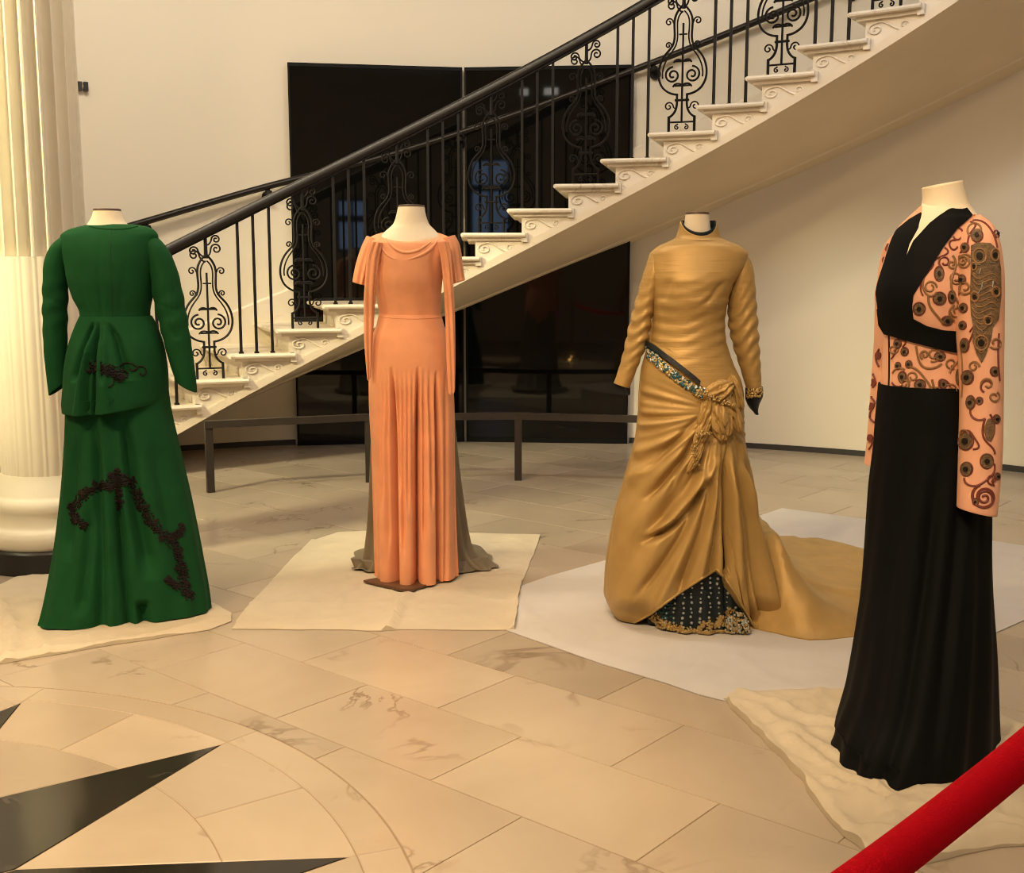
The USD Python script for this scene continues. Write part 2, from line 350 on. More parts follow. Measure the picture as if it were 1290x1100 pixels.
# ---- black glass wall behind the stair
ac = (AP0 + AP1) / 2
ZP = 2.815
gp = thing('door_1', 'tall black mirror glass panel set in the curved wall behind the stair', 'glass panel', pol(ac, RW - .05, 0), kind='structure')
for k, (a0, a1) in enumerate([(AP0, -.034), (-.034, AP1)]):
    q0, q1 = pol(a0 + .002, RW - .05, 0), pol(a1 - .002, RW - .05, 0)
    t = (q1 - q0) / np.linalg.norm(q1 - q0); nrm = np.array([t[1], -t[0], 0]);  nrm = nrm if nrm @ (np.array([CX, CY, 0]) - q0) > 0 else -nrm
    def bar(p, q, z0, z1, d0, d1):
        c = np.array([p + nrm * d0, q + nrm * d0, q + nrm * d1, p + nrm * d1])
        return prism(Polygon(c[:, :2]), z0, z1)
    part('pane', bar(q0 + t * .012, q1 - t * .012, .03, ZP - .02, .0, .012), 'black_glass', gp, False)
    fr = [bar(q0, q1, 0, .035, -.03, .02), bar(q0, q1, ZP - .025, ZP, -.03, .02)]
    fr += [bar(q0, q0 + t * .014, 0, ZP, -.04, .016), bar(q1 - t * .014, q1, 0, ZP, -.04, .016)]
    part('panel_frame', cat(fr), 'glass_frame', gp, False)

# ---- staircase
stair = thing('staircase', 'curved cream marble staircase rising along the rotunda wall', 'staircase', pol(ang(0), RIN + .5, 0))
N0, N1 = -3, 23
def sofz(a, r): return line(a) - .30 - (r - RIN) / (RW - RIN) * .225
def sector(a0, a1, r0, r1, zb, zt, na=5, nr=2):
    A = np.linspace(a0, a1, na); Rr = np.linspace(r0, r1, nr); V = []
    for top in (0, 1):
        for a in A:
            for r in Rr: V.append(pol(a, r, (zt(a, r) if top else zb(a, r))))
    V = np.array(V); idx = np.arange(len(V)).reshape(2, na, nr); T = []
    for t in (0, 1):
        for i in range(na - 1):
            for j in range(nr - 1): T.append([idx[t, i, j], idx[t, i + 1, j], idx[t, i + 1, j + 1], idx[t, i, j + 1]])
    for i in range(na - 1):
        for j in (0, nr - 1): T.append([idx[0, i, j], idx[0, i + 1, j], idx[1, i + 1, j], idx[1, i, j]])
    for j in range(nr - 1):
        for i in (0, na - 1): T.append([idx[0, i, j], idx[0, i, j + 1], idx[1, i, j + 1], idx[1, i, j]])
    m = trimesh.Trimesh(V, tri(T), process=False); m.fix_normals(); return m
def spiral(r0, turns, n=26, start=0, hand=1):
    t = np.linspace(0, 1, n); a = start + hand * t * turns * 2 * np.pi
    return np.c_[np.cos(a), np.sin(a)] * (r0 * (1 - .8 * t))[:, None]
for n in range(N0, N1):
    zt = Z0 + n * RISE
    a0, a1 = ang(n + .27), ang(n + 1.27)
    st = part('step', sector(a0, a1 + .004, RIN + .035, RW, lambda a, r: max(-.0, sofz(a, r)) if sofz(a, r) < zt - .08 else zt - .08, lambda a, r: zt - .045, 6, 3), 'stair_marble', stair, False)
    tr = [sector(ang(n), ang(n + 1.36), RIN - .015, RW, lambda a, r: zt - .028, lambda a, r: zt, 6, 2),
          sector(ang(n + .1), ang(n + 1.30), RIN + .012, RW, lambda a, r: zt - .05, lambda a, r: zt - .027, 6, 2)]
    # rounded nosing along the front and the open end
    tr.append(tube([pol(ang(n), r, zt - .014) for r in np.linspace(RIN - .015, RW, 6)], .0142, 8))
    tr.append(tube([pol(a, RIN - .015, zt - .014) for a in np.linspace(ang(n), ang(n + 1.36), 8)], .0142, 8))
    part('tread', cat(tr), 'stair_marble', st, 30, root=stair)
    if zt > .2:
        # carved scroll bracket on the open end
        sc = []
        def onface(p, d=.03): return pol(ang(n + .27 + p[0]), RIN + d, zt - .05 + p[1])
        s1 = spiral(1, 1.4, 26, math.pi / 2, 1)
        sc.append(tube([onface((.20 + .16 * q[0], -.055 + .034 * q[1])) for q in s1], .005, 6))
        s2 = spiral(1, 1.3, 24, -math.pi / 2, 1)
        sc.append(tube([onface((.74 + .10 * q[0], -.045 + .026 * q[1])) for q in s2], .0045, 6))
        sc.append(tube([onface(p) for p in smooth_line([(.20, -.021), (.42, -.03), (.58, -.06), (.74, -.071)], 14)], .0055, 6))
        sc.append(sector(ang(n + 1.27), ang(n + 1.40), RIN + .0, RIN + .04, lambda a, r: zt - .06, lambda a, r: zt - .0, 3, 2))
        part('scroll_bracket', cat(sc), 'stair_marble', st, 30, root=stair)
aS0, aS1 = ang(-.9), ang(N1 + .2)
soff = []
A = np.linspace(aS0, aS1, 130)
Rr = np.array([RIN + .02, RIN + .022, RIN + .16, RIN + .17, RW - .14, RW - .13, RW])
Dz = np.array([.012, -.022, -.022, -.010, -.010, -.022, -.022])
V = np.array([[pol(a, r, sofz(a, r) + d) for r, d in zip(Rr, Dz)] + [pol(a, RW, sofz(a, RW) + .02), pol(a, RIN + .02, sofz(a, RIN) + .03)] for a in A])
V[..., 2] = np.maximum(V[..., 2], .0)
k = V.shape[1]; j = np.arange(k); jn = (j + 1) % k
Q = np.vstack([np.stack([i * k + j, i * k + jn, (i + 1) * k + jn, (i + 1) * k + j], 1) for i in range(len(A) - 1)])
part('soffit', (V.reshape(-1, 3), tri(Q)), 'soffit_plaster', stair, 25)
part('wall_string', sweep_arc([(RW - .03, -.25), (RW + .0, -.25), (RW + .0, .15), (RW - .022, .15), (RW - .03, .135)], ang(-3.2), ang(N1), 130, line), 'stair_marble', stair, 25)
part('landing', sector(ang(N1 + .27), ang(N1 + 4), RIN, RW, lambda a, r: Z0 + (N1 - 1) * RISE - .35, lambda a, r: Z0 + (N1) * RISE, 8, 2), 'stair_marble', stair, False)

# ---- inner railing
RR = RIN + .06
rl = thing('stair_railing', 'black wrought iron railing with lyre panels on the open edge of the stair', 'railing', pol(ang(0), RR, Z0))
HR = .845
A = np.linspace(ang(-3.0), ang(N1 + .5), 160)
prof = [(-.034, -.018), (-.03, -.034), (.03, -.034), (.034, -.018), (.034, .008), (.022, .028), (0, .034), (-.022, .028), (-.034, .008)]
part('handrail', sweep_arc([(RR + a, b) for a, b in prof], A[0], A[-1], 160, lambda a: line(a) + HR), 'rail_wood', rl, 40)
part('rail_strap', sweep_arc([(RR - .02, -.048), (RR + .02, -.048), (RR + .02, -.034), (RR - .02, -.034)], A[0], A[-1], 160, lambda a: line(a) + HR), 'iron', rl, 30)
def upright(n, zt):
    a = ang(n); zb = zt; zz = line(a) + HR - .04
    c = pol(a, RR, 0); t = np.array([math.cos(a), -math.sin(a), 0]); q = np.array([math.sin(a), math.cos(a), 0])
    pts = [c + t * s * .0085 + q * w * .0085 for s, w in ((1, 1), (-1, 1), (-1, -1), (1, -1))]
    m = [prism(Polygon(np.array(pts)[:, :2]), zb, zz)]
    foot = [c + t * s * .014 + q * w * .014 for s, w in ((1, 1), (-1, 1), (-1, -1), (1, -1))]
    m.append(prism(Polygon(np.array(foot)[:, :2]), zb, zb + .012))
    return cat(m)
def lyre(n, zt):
    a = ang(n); c = pol(a, RR, zt); t = np.array([math.cos(a), -math.sin(a), 0])
    slope = RISE / DA / RR
    top = line(a) + HR - .045 - zt
    w3 = lambda P: c + np.asarray(P)[:, :1] * t + np.asarray(P)[:, 1:2] * np.array([0, 0, 1.0])
    wr = .0068; nd = np.array([math.sin(a), math.cos(a), 0])
    T = lambda pts, r=wr, k=24: tube(w3(smooth_line(pts, k)), r, 6, (nd, 1.5))
    B = lambda p, q, r=wr: tube(w3(np.array([p, q], float)), r, 6, (nd, 1.4))
    body, scr = [], []
    sc = top / .93                                           # the panel fits under the rail
    for s in (-1, 1):
        body += [B((s * .083, 0), (s * .083, .105), .009)]
        body += [T([(s * .083, .10), (s * .06, .115), (s * .038, .15), (s * .032, .20), (s * .032, .245)], .0075)]
        o = [(s * .034, .240), (s * .075, .250), (s * .125, .285), (s * .152, .345), (s * .148, .42), (s * .110, .495), (s * .066, .548), (s * .055, .60), (s * .053, .72), (s * .036, .755), (s * .006, .79)]
        body += [T(o, .0072, 46)]
        i_ = [(s * .128, .345), (s * .124, .41), (s * .090, .482), (s * .047, .545), (s * .036, .60), (s * .034, .71), (s * .004, .755)]
        body += [T(i_, .005, 36)]
        body += [T([(s * .004, .445), (s * .03, .457), (s * .048, .452), (s * .056, .438)], .006, 12), T([(s * .004, .30), (s * .03, .308), (s * .05, .302), (s * .06, .288)], .006, 12)]
        sp = spiral(.052, 1.6, 34, math.pi / 2 if s > 0 else math.pi / 2, -s)
        scr.append(T([(s * .062 + q[0], .362 + q[1]) for q in sp], .0065, 40))
        scr.append(T([(s * .025, .058)] + [(s * .030 + q[0], .035 + q[1]) for q in spiral(.016, 1.1, 14, math.pi / 2, -s)], .0045, 18))
        for zc, rr, xx in [(.167, .030, .085), (.548, .020, .094), (.69, .026, .092)]:
            sp = spiral(rr, 1.25, 22, math.pi if s > 0 else 0, -s)
            x_in = {.167: .04, .548: .062, .69: .054}[zc]
            scr.append(T([(s * x_in, zc - rr * .4)] + [(s * xx + q[0], zc + q[1]) for q in sp], .0048, 30))
        for zc, rr, xx in ([(.83, .034, .066), (.955, .028, .066)] if s > 0 else [(.79, .032, .075), (.885, .03, .078)]):
            if zc * min(sc, 1) + rr > top + s * xx * slope: zc = (top + s * xx * slope - rr - .012)
            sp = spiral(rr, 1.4, 26, math.pi if s > 0 else 0, -s)
            scr.append(T([(s * .004, zc - rr * 1.3), (s * .02, zc - rr * 1.1)] + [(s * xx + q[0], zc + q[1]) for q in sp], .0055, 34))
    body += [B((-.083, .068), (.083, .068), .006), B((-.045, .205), (.045, .205), .008), B((-.026, .612), (.026, .612), .005), B((-.05, .447), (.05, .447), .006), B((-.05, .295), (.05, .295), .006)]
    body += [B((0, .068), (0, .68), .0068), tube(w3(np.array([(0, .77), (0, .82), (0, top)])), [.014, .012, .011], 6)]
    return cat(body), scr
for n in range(-3, N1):
    zt = Z0 + n * RISE
    if n % 2 == 0:
        b, scr = lyre(n + .62, zt)
        p = part('lyre_panel', b, 'iron', rl, 40)
        for q in scr: part('scroll', q, 'iron', p, 40, root=rl)
    else:
        for o in (.27, .59, .92): part('baluster', upright(n + o, zt), 'iron', rl, False)

# ---- wall handrail with brackets
wh = thing('wall_handrail', 'slim dark handrail fixed to the curved wall on round brackets', 'handrail', pol(-.5, RW - .08, 1.65))
wz = PchipInterpolator([-.75, -.5, -.315, -.204, .032, .219, .317, .466, 1.2], [1.26, 1.655, 1.94, 2.085, 2.455, 2.775, 2.935, 3.175, 4.35])
A = np.linspace(-.68, 1.1, 120)
part('handrail', tube(pol(A, RW - .085, wz(A)), .024, 10), 'rail_wood', wh, 40)
for a in (-.495, -.323, -.04, .248, .52, .8):
    z = float(wz(a)); c = pol(a, RW - .085, z)
    q = np.array([math.sin(a), math.cos(a), 0])
    m = [tube([c + [0, 0, -.018], c + [0, 0, -.055] + q * .012, pol(a, RW - .02, z - .072)], .011, 8), tube([pol(a, RW - .026 if abs(a) > .29 or a > .22 else RW - .04, z - .072), pol(a, RW, z - .072)], .042, 16),
         tube([c + [0, 0, -.03], c + [0, 0, -.06]], [.022, .035], 12)]
    part('bracket', cat(m), 'iron', wh, 40)

# ---- low barrier under the stair
RB = 3.36
br = thing('barrier_rail', 'low dark metal barrier rail standing under the rising stair', 'barrier', pol(-.5, RB, 0))
for a in (-.50, -.211, .069, .352):
    c = pol(a, RB, 0); t = np.array([math.cos(a), -math.sin(a), 0]); q = np.array([math.sin(a), math.cos(a), 0])
    part('post', prism(Polygon([(c + t * s * .022 + q * w * .016)[:2] for s, w in ((1, 1), (-1, 1), (-1, -1), (1, -1))]), 0, .39), 'barrier_metal', br, False)
for a0, a1 in [(-.50, -.211), (-.211, .069), (.069, .352)]:
    p, q = pol(a0 - (.007 if a0 == -.5 else 0), RB, 0), pol(a1, RB, 0)
    t = (q - p) / np.linalg.norm(q - p); nn = np.array([-t[1], t[0], 0]) * .02
    part('top_bar', prism(Polygon([(p + nn)[:2], (q + nn)[:2], (q - nn)[:2], (p - nn)[:2]]), .39, .432), 'barrier_metal', br, False)

# ---- fluted column
ccx, ccy = -2.09, 5.08
RC = .205
col = thing('column', 'large cream fluted column beside the green gown', 'column', (ccx, ccy, 0))
nf, per = 20, 16
def fluted(z0, z1, depth, filled, nz=3):
    a = np.arange(nf * per) * 2 * np.pi / (nf * per)
    ph = (np.arange(nf * per) % per) / per
    fl = np.where((ph > .08) & (ph < .92), np.sin((ph - .08) / .84 * np.pi) ** .55, 0)
    r = RC - depth * fl * (.25 if filled else 1) + (depth * .28 * fl ** 2 if filled else 0)
    V = []
    for z in np.linspace(z0, z1, nz):
        tp = 1 - .035 * max(0, z - 1) / 3.0
        V.append(np.c_[ccx + r * tp * np.cos(a), ccy + r * tp * np.sin(a), np.full(len(a), z)])
    k = len(a); V = np.vstack(V); j = np.arange(k); jn = (j + 1) % k
    Q = np.vstack([np.stack([i * k + j, i * k + jn, (i + 1) * k + jn, (i + 1) * k + j], 1) for i in range(nz - 1)])
    T = tri(Q); V = np.vstack([V, [ccx, ccy, z0], [ccx, ccy, z1]])
    T = np.vstack([T, np.stack([jn, j, np.full(k, len(V) - 2)], 1), np.stack([(nz - 1) * k + j, (nz - 1) * k + jn, np.full(k, len(V) - 1)], 1)])
    return trimesh.Trimesh(V, T, process=False)
part('shaft', fluted(1.365, HCEIL - .02, .042, False, 9), 'column_paint', col, 35)
part('filled_shaft', fluted(.40, 1.37, .030, True, 4), 'column_paint', col, 35)
prof = [(0, .10), (.275, .10), (.285, .115), (.29, .145), (.285, .175), (.272, .19), (.262, .20), (.255, .225), (.252, .25), (.258, .262), (.262, .285), (.256, .31), (.243, .322), (.236, .335), (.228, .36), (.214, .39), (.207, .42), (0, .42)]
part('base_moulding', lathe(prof, 64, (ccx, ccy, 0)), 'column_paint', col, 35)
part('plinth', lathe([(0, 0), (.30, 0), (.305, .008), (.305, .095), (.298, .104), (0, .104)], 64, (ccx, ccy, 0)), 'black_base', col, 30, label='black round plinth')

# ---- small wall fixture above the column side
fx = at(101, 109, 8.05)
a = math.atan2(fx[0] - CX, fx[1] - CY); zf = 3.02
d = ray(104., 109.)
tt = np.linspace(5, 12, 4000); PP = d * tt[:, None] + [0, 0, HC]
kk = np.argmin(abs(np.hypot(PP[:, 0] - CX, PP[:, 1] - CY) - (RW - .02))); fx = PP[kk]; a = math.atan2(fx[0] - CX, fx[1] - CY); zf = fx[2]
sw = thing('wall_sensor', 'small dark twin sensor box high on the wall beside the column', 'sensor', pol(a, RW, zf))
for s in (-1, 1):
    t = np.array([math.cos(a), -math.sin(a), 0]); c = pol(a, RW - .02, zf) + t * s * .020; q = np.array([math.sin(a), math.cos(a), 0]) * .02
    part('sensor_head', prism(Polygon([(c + t * u * .014 + q * w)[:2] for u, w in ((1, 1), (-1, 1), (-1, -1), (1, -1))]), zf - .03, zf + .03), 'dark_metal', sw, False)
part('back_plate', prism(Polygon([(pol(a, RW - .006, zf) + t * u * .028 + q * .28 * w)[:2] for u, w in ((1, 1), (-1, 1), (-1, -1), (1, -1))]), zf - .012, zf + .012), 'form_cloth', sw, False)
# ------------------------------------------------------------------ garments: lofts through measured cross-sections
def Rw(xl, xr, y, Y, bf, bb, tilt=0.0): return (xl, y, Y, xr, y, Y, bf, bb, tilt)
def Pr(xl, yl, xr, yr, Y, b, YR=None): return (xl, yl, Y, xr, yr, Y if YR is None else YR, b, b, 0.0)
class Loft:
    """rows: (left px x, y, depth, right px x, y, depth, front bulge, back bulge, dip of the front edge); folds: (points in px, width px, depth m)"""
    def __init__(s, rows, n=140, m=180, folds=(), p=2.0, wave=None, cut=None, extra=None, closed_end='hollow', closed_start='cap', gather=None):
        rows = np.array(rows, float)
        L, R = at(rows[:, 0], rows[:, 1], rows[:, 2]), at(rows[:, 3], rows[:, 4], rows[:, 5])
        Cc, H = (L + R) / 2, (R - L) / 2
        t = np.r_[0, np.cumsum(np.linalg.norm(np.diff(Cc, axis=0), axis=1) + 1e-5)]; t /= t[-1]
        tt = np.linspace(0, 1, n); ip = lambda a: PchipInterpolator(t, a)(tt)
        C, H = ip(Cc), ip(H); bf, bb, tilt = ip(rows[:, 6]), ip(rows[:, 7]), ip(rows[:, 8])
        pxl, pyl, pxr, pyr = (ip(rows[:, k]) for k in (0, 1, 3, 4))
        th = np.arange(m) * 2 * np.pi / m
        cs, sn = np.cos(th), np.sin(th)
        pw = lambda v: np.sign(v) * abs(v) ** (2 / p)
        cs, sn = pw(cs), pw(sn)
        ax = np.gradient(C, axis=0); ax /= np.linalg.norm(ax, axis=1, keepdims=True)
        hn = H / np.linalg.norm(H, axis=1, keepdims=True)
        D = np.array([0, -1.0, 0]) - hn * (hn @ np.array([0, -1.0, 0]))[:, None]; D /= np.linalg.norm(D, axis=1, keepdims=True)
        b = np.where(sn[None, :] > 0, bf[:, None], bb[:, None])
        V = C[:, None] + H[:, None] * cs[None, :, None] + D[:, None] * (b * sn)[..., None]
        V[..., 2] -= tilt[:, None] * np.clip(sn, 0, 1)[None, :]
        nd = H[:, None] / (np.linalg.norm(H, axis=1)[:, None, None] ** 2) * cs[None, :, None] + D[:, None] * (sn / np.maximum(b, 1e-3))[..., None]
        nd /= np.linalg.norm(nd, axis=-1, keepdims=True) + 1e-9
        disp = np.zeros((n, m)); front = np.clip(sn * 3, 0, 1)[None, :]
        px = (pxl + pxr)[:, None] / 2 + (pxr - pxl)[:, None] / 2 * cs[None, :]
        py = (pyl + pyr)[:, None] / 2 + (pyr - pyl)[:, None] / 2 * cs[None, :]
        for pts, w, dep in folds:
            P = np.array(pts, float); o = np.argsort(P[:, 1]); P = P[o]
            xc = np.interp(py, P[:, 1], P[:, 0])
            y0, y1 = P[0, 1], P[-1, 1]; ln = max(y1 - y0, 1)
            if np.ndim(w): ww = np.interp(py, P[:, 1], np.linspace(w[0], w[1], len(P)))
            else: ww = w
            ramp = np.clip((py - y0) / (ln * .22), 0, 1) * np.clip((y1 - py) / (ln * .15) + (1 if y1 >= pyl.max() - 12 else 0), 0, 1)
            disp -= dep * np.exp(-((px - xc) / ww) ** 2) * ramp * front
        if wave: disp += wave(th[None, :], tt[:, None])
        if extra: disp += extra(px, py) * front
        V = V + nd * disp[..., None]
        if cut is not None:                                     # hem raised along an outline
            qx, qy = proj(V); inside = contains_xy(Polygon(cut), qx.ravel(), qy.ravel()).reshape(n, m) & (sn[None, :] > .05)
            ends = np.array([n - 1 if not inside[:, q].any() else max(np.argmax(inside[:, q]) - 1, 2) for q in range(m)], float)
            for q in range(m):
                if ends[q] < n - 1:
                    i0 = int(ends[q]); lo, hi = V[i0, q].copy(), V[i0 + 1, q].copy()
                    for _ in range(9):
                        mid = (lo + hi) / 2; mx, my = proj(mid)
                        if contains_xy(Polygon(cut), mx, my): hi = mid
                        else: lo = mid
                    col_ = np.vstack([V[:i0 + 1, q], lo[None]]); s_ = np.linspace(0, len(col_) - 1, n)
                    V[:, q] = np.stack([np.interp(s_, np.arange(len(col_)), col_[:, k]) for k in range(3)], 1)
        s.V, s.C, s.ax, s.n, s.m, s.sn = V, C, ax, n, m, sn
        N = np.cross(np.gradient(V, axis=0), np.roll(V, -1, 1) - np.roll(V, 1, 1)); N /= np.linalg.norm(N, axis=-1, keepdims=True) + 1e-12
        N *= np.where((N * nd).sum(-1, keepdims=True) < 0, -1, 1); s.N = N
        s.closed_end, s.closed_start = closed_end, closed_start; s._i = None
    def mesh(s):
        n, m = s.n, s.m; rings = [r for r in s.V]
        def finish(ring, mode, axis):
            c = ring.mean(0)
            if mode == 'hollow': return [c + (ring - c) * .965 - axis * .002, c + (ring - c) * .93 + axis * .05, c + (ring - c) * .4 + axis * .052]
            if mode == 'round': return [c + (ring - c) * .9 - axis * .006, c + (ring - c) * .6 - axis * .012]
            return []
        pre = finish(s.V[0], s.closed_start, s.ax[0])[::-1]
        post = finish(s.V[-1], s.closed_end, -s.ax[-1])
        rings = pre + rings + post; k = len(rings)
        V = np.vstack(rings); j = np.arange(m); jn = (j + 1) % m
        Q = np.vstack([np.stack([i * m + j, i * m + jn, (i + 1) * m + jn, (i + 1) * m + j], 1) for i in range(k - 1)])
        V = np.vstack([V, rings[0].mean(0), rings[-1].mean(0)])
        T = np.vstack([tri(Q), np.stack([jn, j, np.full(m, len(V) - 2)], 1), np.stack([(k - 1) * m + j, (k - 1) * m + jn, np.full(m, len(V) - 1)], 1)])
        return trimesh.Trimesh(V, T, process=False)
    def on(s, x, y, lift=0.0):
        """the point of the visible side that is seen at (x, y), lifted off along its normal"""
        if s._i is None:
            f = s.sn > .03
            P, Nn = s.V[:, f].reshape(-1, 3), s.N[:, f].reshape(-1, 3)
            u, v = proj(P); uv = np.c_[u, v] + rng.normal(0, 1e-4, (len(u), 2))
            data = np.hstack([P, Nn]); tr = Delaunay(uv)
            s._i = (LinearNDInterpolator(tr, data), NearestNDInterpolator(uv, data))
        q = np.stack(np.broadcast_arrays(np.asarray(x, float), np.asarray(y, float)), -1)
        r = s._i[0](q); bad = np.isnan(r[..., 0])
        if np.any(bad):
            r = np.where(bad[..., None], s._i[1](q), r)
        return r[..., :3] + r[..., 3:] * np.asarray(lift)[..., None]
def patch(surf, poly, lift=.004, step=2.5, mode=None):
    """a piece of cloth lying on a surface, its outline given where the photo shows it"""
    g = Polygon(poly).buffer(0)
    if g.geom_type != 'Polygon': g = max(g.geoms, key=lambda q: q.area)
    ring = shapely.segmentize(g.exterior, step); B = np.array(ring.coords)[:-1]
    x0, y0, x1, y1 = g.bounds
    X, Yy = np.meshgrid(np.arange(x0, x1, step), np.arange(y0, y1, step)); q = np.c_[X.ravel(), Yy.ravel()]
    q = q[contains_xy(g.buffer(-step * .6), q[:, 0], q[:, 1])]
    P = np.vstack([B, q]); T = Delaunay(P).simplices; c = P[T].mean(1); T = T[contains_xy(g, c[:, 0], c[:, 1])]
    top = surf.on(P[:, 0], P[:, 1], lift); low = surf.on(B[:, 0], B[:, 1], -.002); nb = len(B)
    V = np.vstack([top, low]); j = np.arange(nb); jn = (j + 1) % nb
    V = np.vstack([V, top[:nb]])
    T = np.vstack([T, tri(np.stack([len(P) + nb + j, len(P) + nb + jn, len(P) + jn, len(P) + j], 1))])
    return trimesh.Trimesh(V, T, process=False)
def cord(surf, pts, r=.003, lift=.001, n=None, k=6):
    P = smooth_line(pts, n or max(8, int(len(pts) * 6)))
    return tube(surf.on(P[:, 0], P[:, 1], lift), r, k)
OCT = (np.array([[1, 0, 0], [-1, 0, 0], [0, 1, 0], [0, -1, 0], [0, 0, 1], [0, 0, -1.0]]),
       np.array([[0, 2, 4], [2, 1, 4], [1, 3, 4], [3, 0, 4], [2, 0, 5], [1, 2, 5], [3, 1, 5], [0, 3, 5]]))
ICO = trimesh.creation.icosphere(1, 1.0)
def beads(surf, pts, r=.004, lift=.001, ico=True, jit=.35):
    pts = np.asarray(pts, float); P = surf.on(pts[:, 0], pts[:, 1], lift)
    bv, bf_ = (ICO.vertices, ICO.faces) if ico else OCT
    rr = r * (1 + jit * rng.uniform(-1, 1, len(P)))
    V = P[:, None] + bv[None] * rr[:, None, None]; T = bf_[None] + (np.arange(len(P)) * len(bv))[:, None, None]
    return trimesh.Trimesh(V.reshape(-1, 3), T.reshape(-1, 3), process=False)
def scatter_poly(poly, n):
    g = Polygon(poly).buffer(0); x0, y0, x1, y1 = g.bounds; out = np.zeros((0, 2))
    while len(out) < n:
        q = np.c_[rng.uniform(x0, x1, n * 3), rng.uniform(y0, y1, n * 3)]; out = np.vstack([out, q[contains_xy(g, q[:, 0], q[:, 1])]])
    return out[:n]
def scatter_line(pts, n, w):
    P = smooth_line(pts, 200); i = rng.integers(0, 200, n); T = np.gradient(P, axis=0); T /= np.linalg.norm(T, axis=1, keepdims=True)
    return P[i] + np.c_[-T[i, 1], T[i, 0]] * (rng.normal(0, .5, n).clip(-1, 1) * np.broadcast_to(np.asarray(w, float), (n,)))[:, None]
def ellipse(x, y, rx, ry, rot=0, n=20):
    a = np.arange(n) * 2 * np.pi / n; c, s_ = math.cos(rot), math.sin(rot)
    return [(x + rx * math.cos(q) * c - ry * math.sin(q) * s_, y + rx * math.cos(q) * s_ + ry * math.sin(q) * c) for q in a]
def dress_form(label, neck_rows, torso_rows, Y, x, cap_y, stand, plate=None):
    g0 = at(x, 700, Y)
    f = thing('dress_form', label, 'dress form', (g0[0], Y, .02))
    nk = Loft(neck_rows, 40, 48, closed_end='cap', closed_start='cap')
    part('neck', nk.mesh(), 'form_cloth', f, 40)
    top = nk.V[0]; c = top.mean(0); n_ = np.cross(top[12] - top[0], top[24] - top[0]); n_ /= np.linalg.norm(n_); n_ *= np.sign(n_[2])
    rings = [c + (top - c) * .99, c + (top - c) * 1.0 + n_ * .004, c + (top - c) * .95 + n_ * .008]
    V = np.vstack(rings + [(c + n_ * .009)[None]]); m = len(top); j = np.arange(m); jn = (j + 1) % m
    T = np.vstack([tri(np.vstack([np.stack([i * m + j, i * m + jn, (i + 1) * m + jn, (i + 1) * m + j], 1) for i in range(2)])), np.stack([2 * m + j, 2 * m + jn, np.full(m, 3 * m)], 1)])
    part('neck_cap', (V, T), stand, f, 40)
    ts = Loft(torso_rows, 50, 60, closed_end='cap')
    part('torso', ts.mesh(), 'form_cloth', f, 40)
    zb = float(ts.V[-1][:, 2].min())
    part('pole', tube([(g0[0], Y, .03), (g0[0], Y, zb + .05)], .016, 12), 'form_stand', f, 40)
    if plate is not None: part('base_plate', prism(plate, .014, .024), 'form_stand', f, False, label='flat brown base plate'); return f
    part('stand_base', lathe([(0, .018), (.13, .018), (.135, .024), (.132, .032), (.03, .045), (0, .045)], 40, (g0[0], Y, 0)), 'form_stand', f, 30)
    return f
def shrink(rows, d, k=.9):
    return [(r[0] + d, r[1], r[2], r[3] - d, r[4], r[5], r[6] * k, r[7] * k, 0) for r in rows]
def gown(label, x, Y):
    g = at(x, 700, Y)
    return thing('evening_gown', label, 'gown', (g[0], Y, .012))
def hem_fix(l, z=.014, span=.12):
    """lets the last rings meet the cloth on the floor instead of passing through it"""
    zmin = l.V[..., 2]; low = np.minimum(zmin, z + (zmin - zmin.min()) * .05)
    l.V[..., 2] = np.where(zmin < z, z, zmin)
    return l

# ================================================================== green gown (seen from behind)
YG = 4.29
gg = gown('emerald green long sleeved gown seen from behind with dark beaded garlands', 150, YG)
b_rows = [Rw(113, 172, 283, YG, .055, .06), Rw(101, 184, 285.5, YG, .07, .07), Rw(86, 194, 290, YG, .085, .08), Rw(77, 199, 298, YG, .10, .09), Rw(78, 199, 312, YG, .115, .10), Rw(83, 197, 335, YG, .125, .12), Rw(86, 194, 352, YG, .125, .13),
          Rw(93, 191, 375, YG, .115, .12), Rw(102, 188, 395, YG, .105, .11), Rw(101, 190, 408, YG, .11, .11)]
gb = Loft(b_rows, 110, 150, [([(139, 286), (141, 405)], 2.0, .004), ([(112, 340), (122, 404)], 4, .003), ([(170, 340), (160, 404)], 4, .003)], closed_start='cap', closed_end='cap')
part('bodice', gb.mesh(), 'green_crepe', gg, 40)
part('back_seam', cord(gb, [(138.5, 288), (139.5, 330), (141, 403)], .0016, .0), 'green_dark', gg, 40, label='dark centre back seam')
part('collar_edge', cord(gb, [(113, 285), (125, 287.5), (140, 288.5), (158, 288), (173, 285)], .004, -.001), 'green_crepe', gg, 40)
sl = Loft([Pr(80, 297, 97, 311, YG, .05), Pr(64, 312, 92, 322, YG, .056), Pr(57, 330, 87, 338, YG, .056), Pr(55, 360, 85, 362, YG, .054), Pr(55, 411, 84, 411, YG, .05), Pr(57, 450, 84, 446, YG, .046), Pr(60, 478, 84.5, 468, YG, .043), Pr(62.5, 498, 85, 481, YG, .042)], 90, 60,
          [([(66, 372), (82, 384)], 5, .004), ([(58, 395), (70, 420)], 4, .004)], wave=lambda t, s: .0022 * np.sin(s * 46 + 2 * np.cos(t)) * np.exp(-((s - .45) / .22) ** 2))
part('sleeve', sl.mesh(), 'green_crepe', gg, 40)
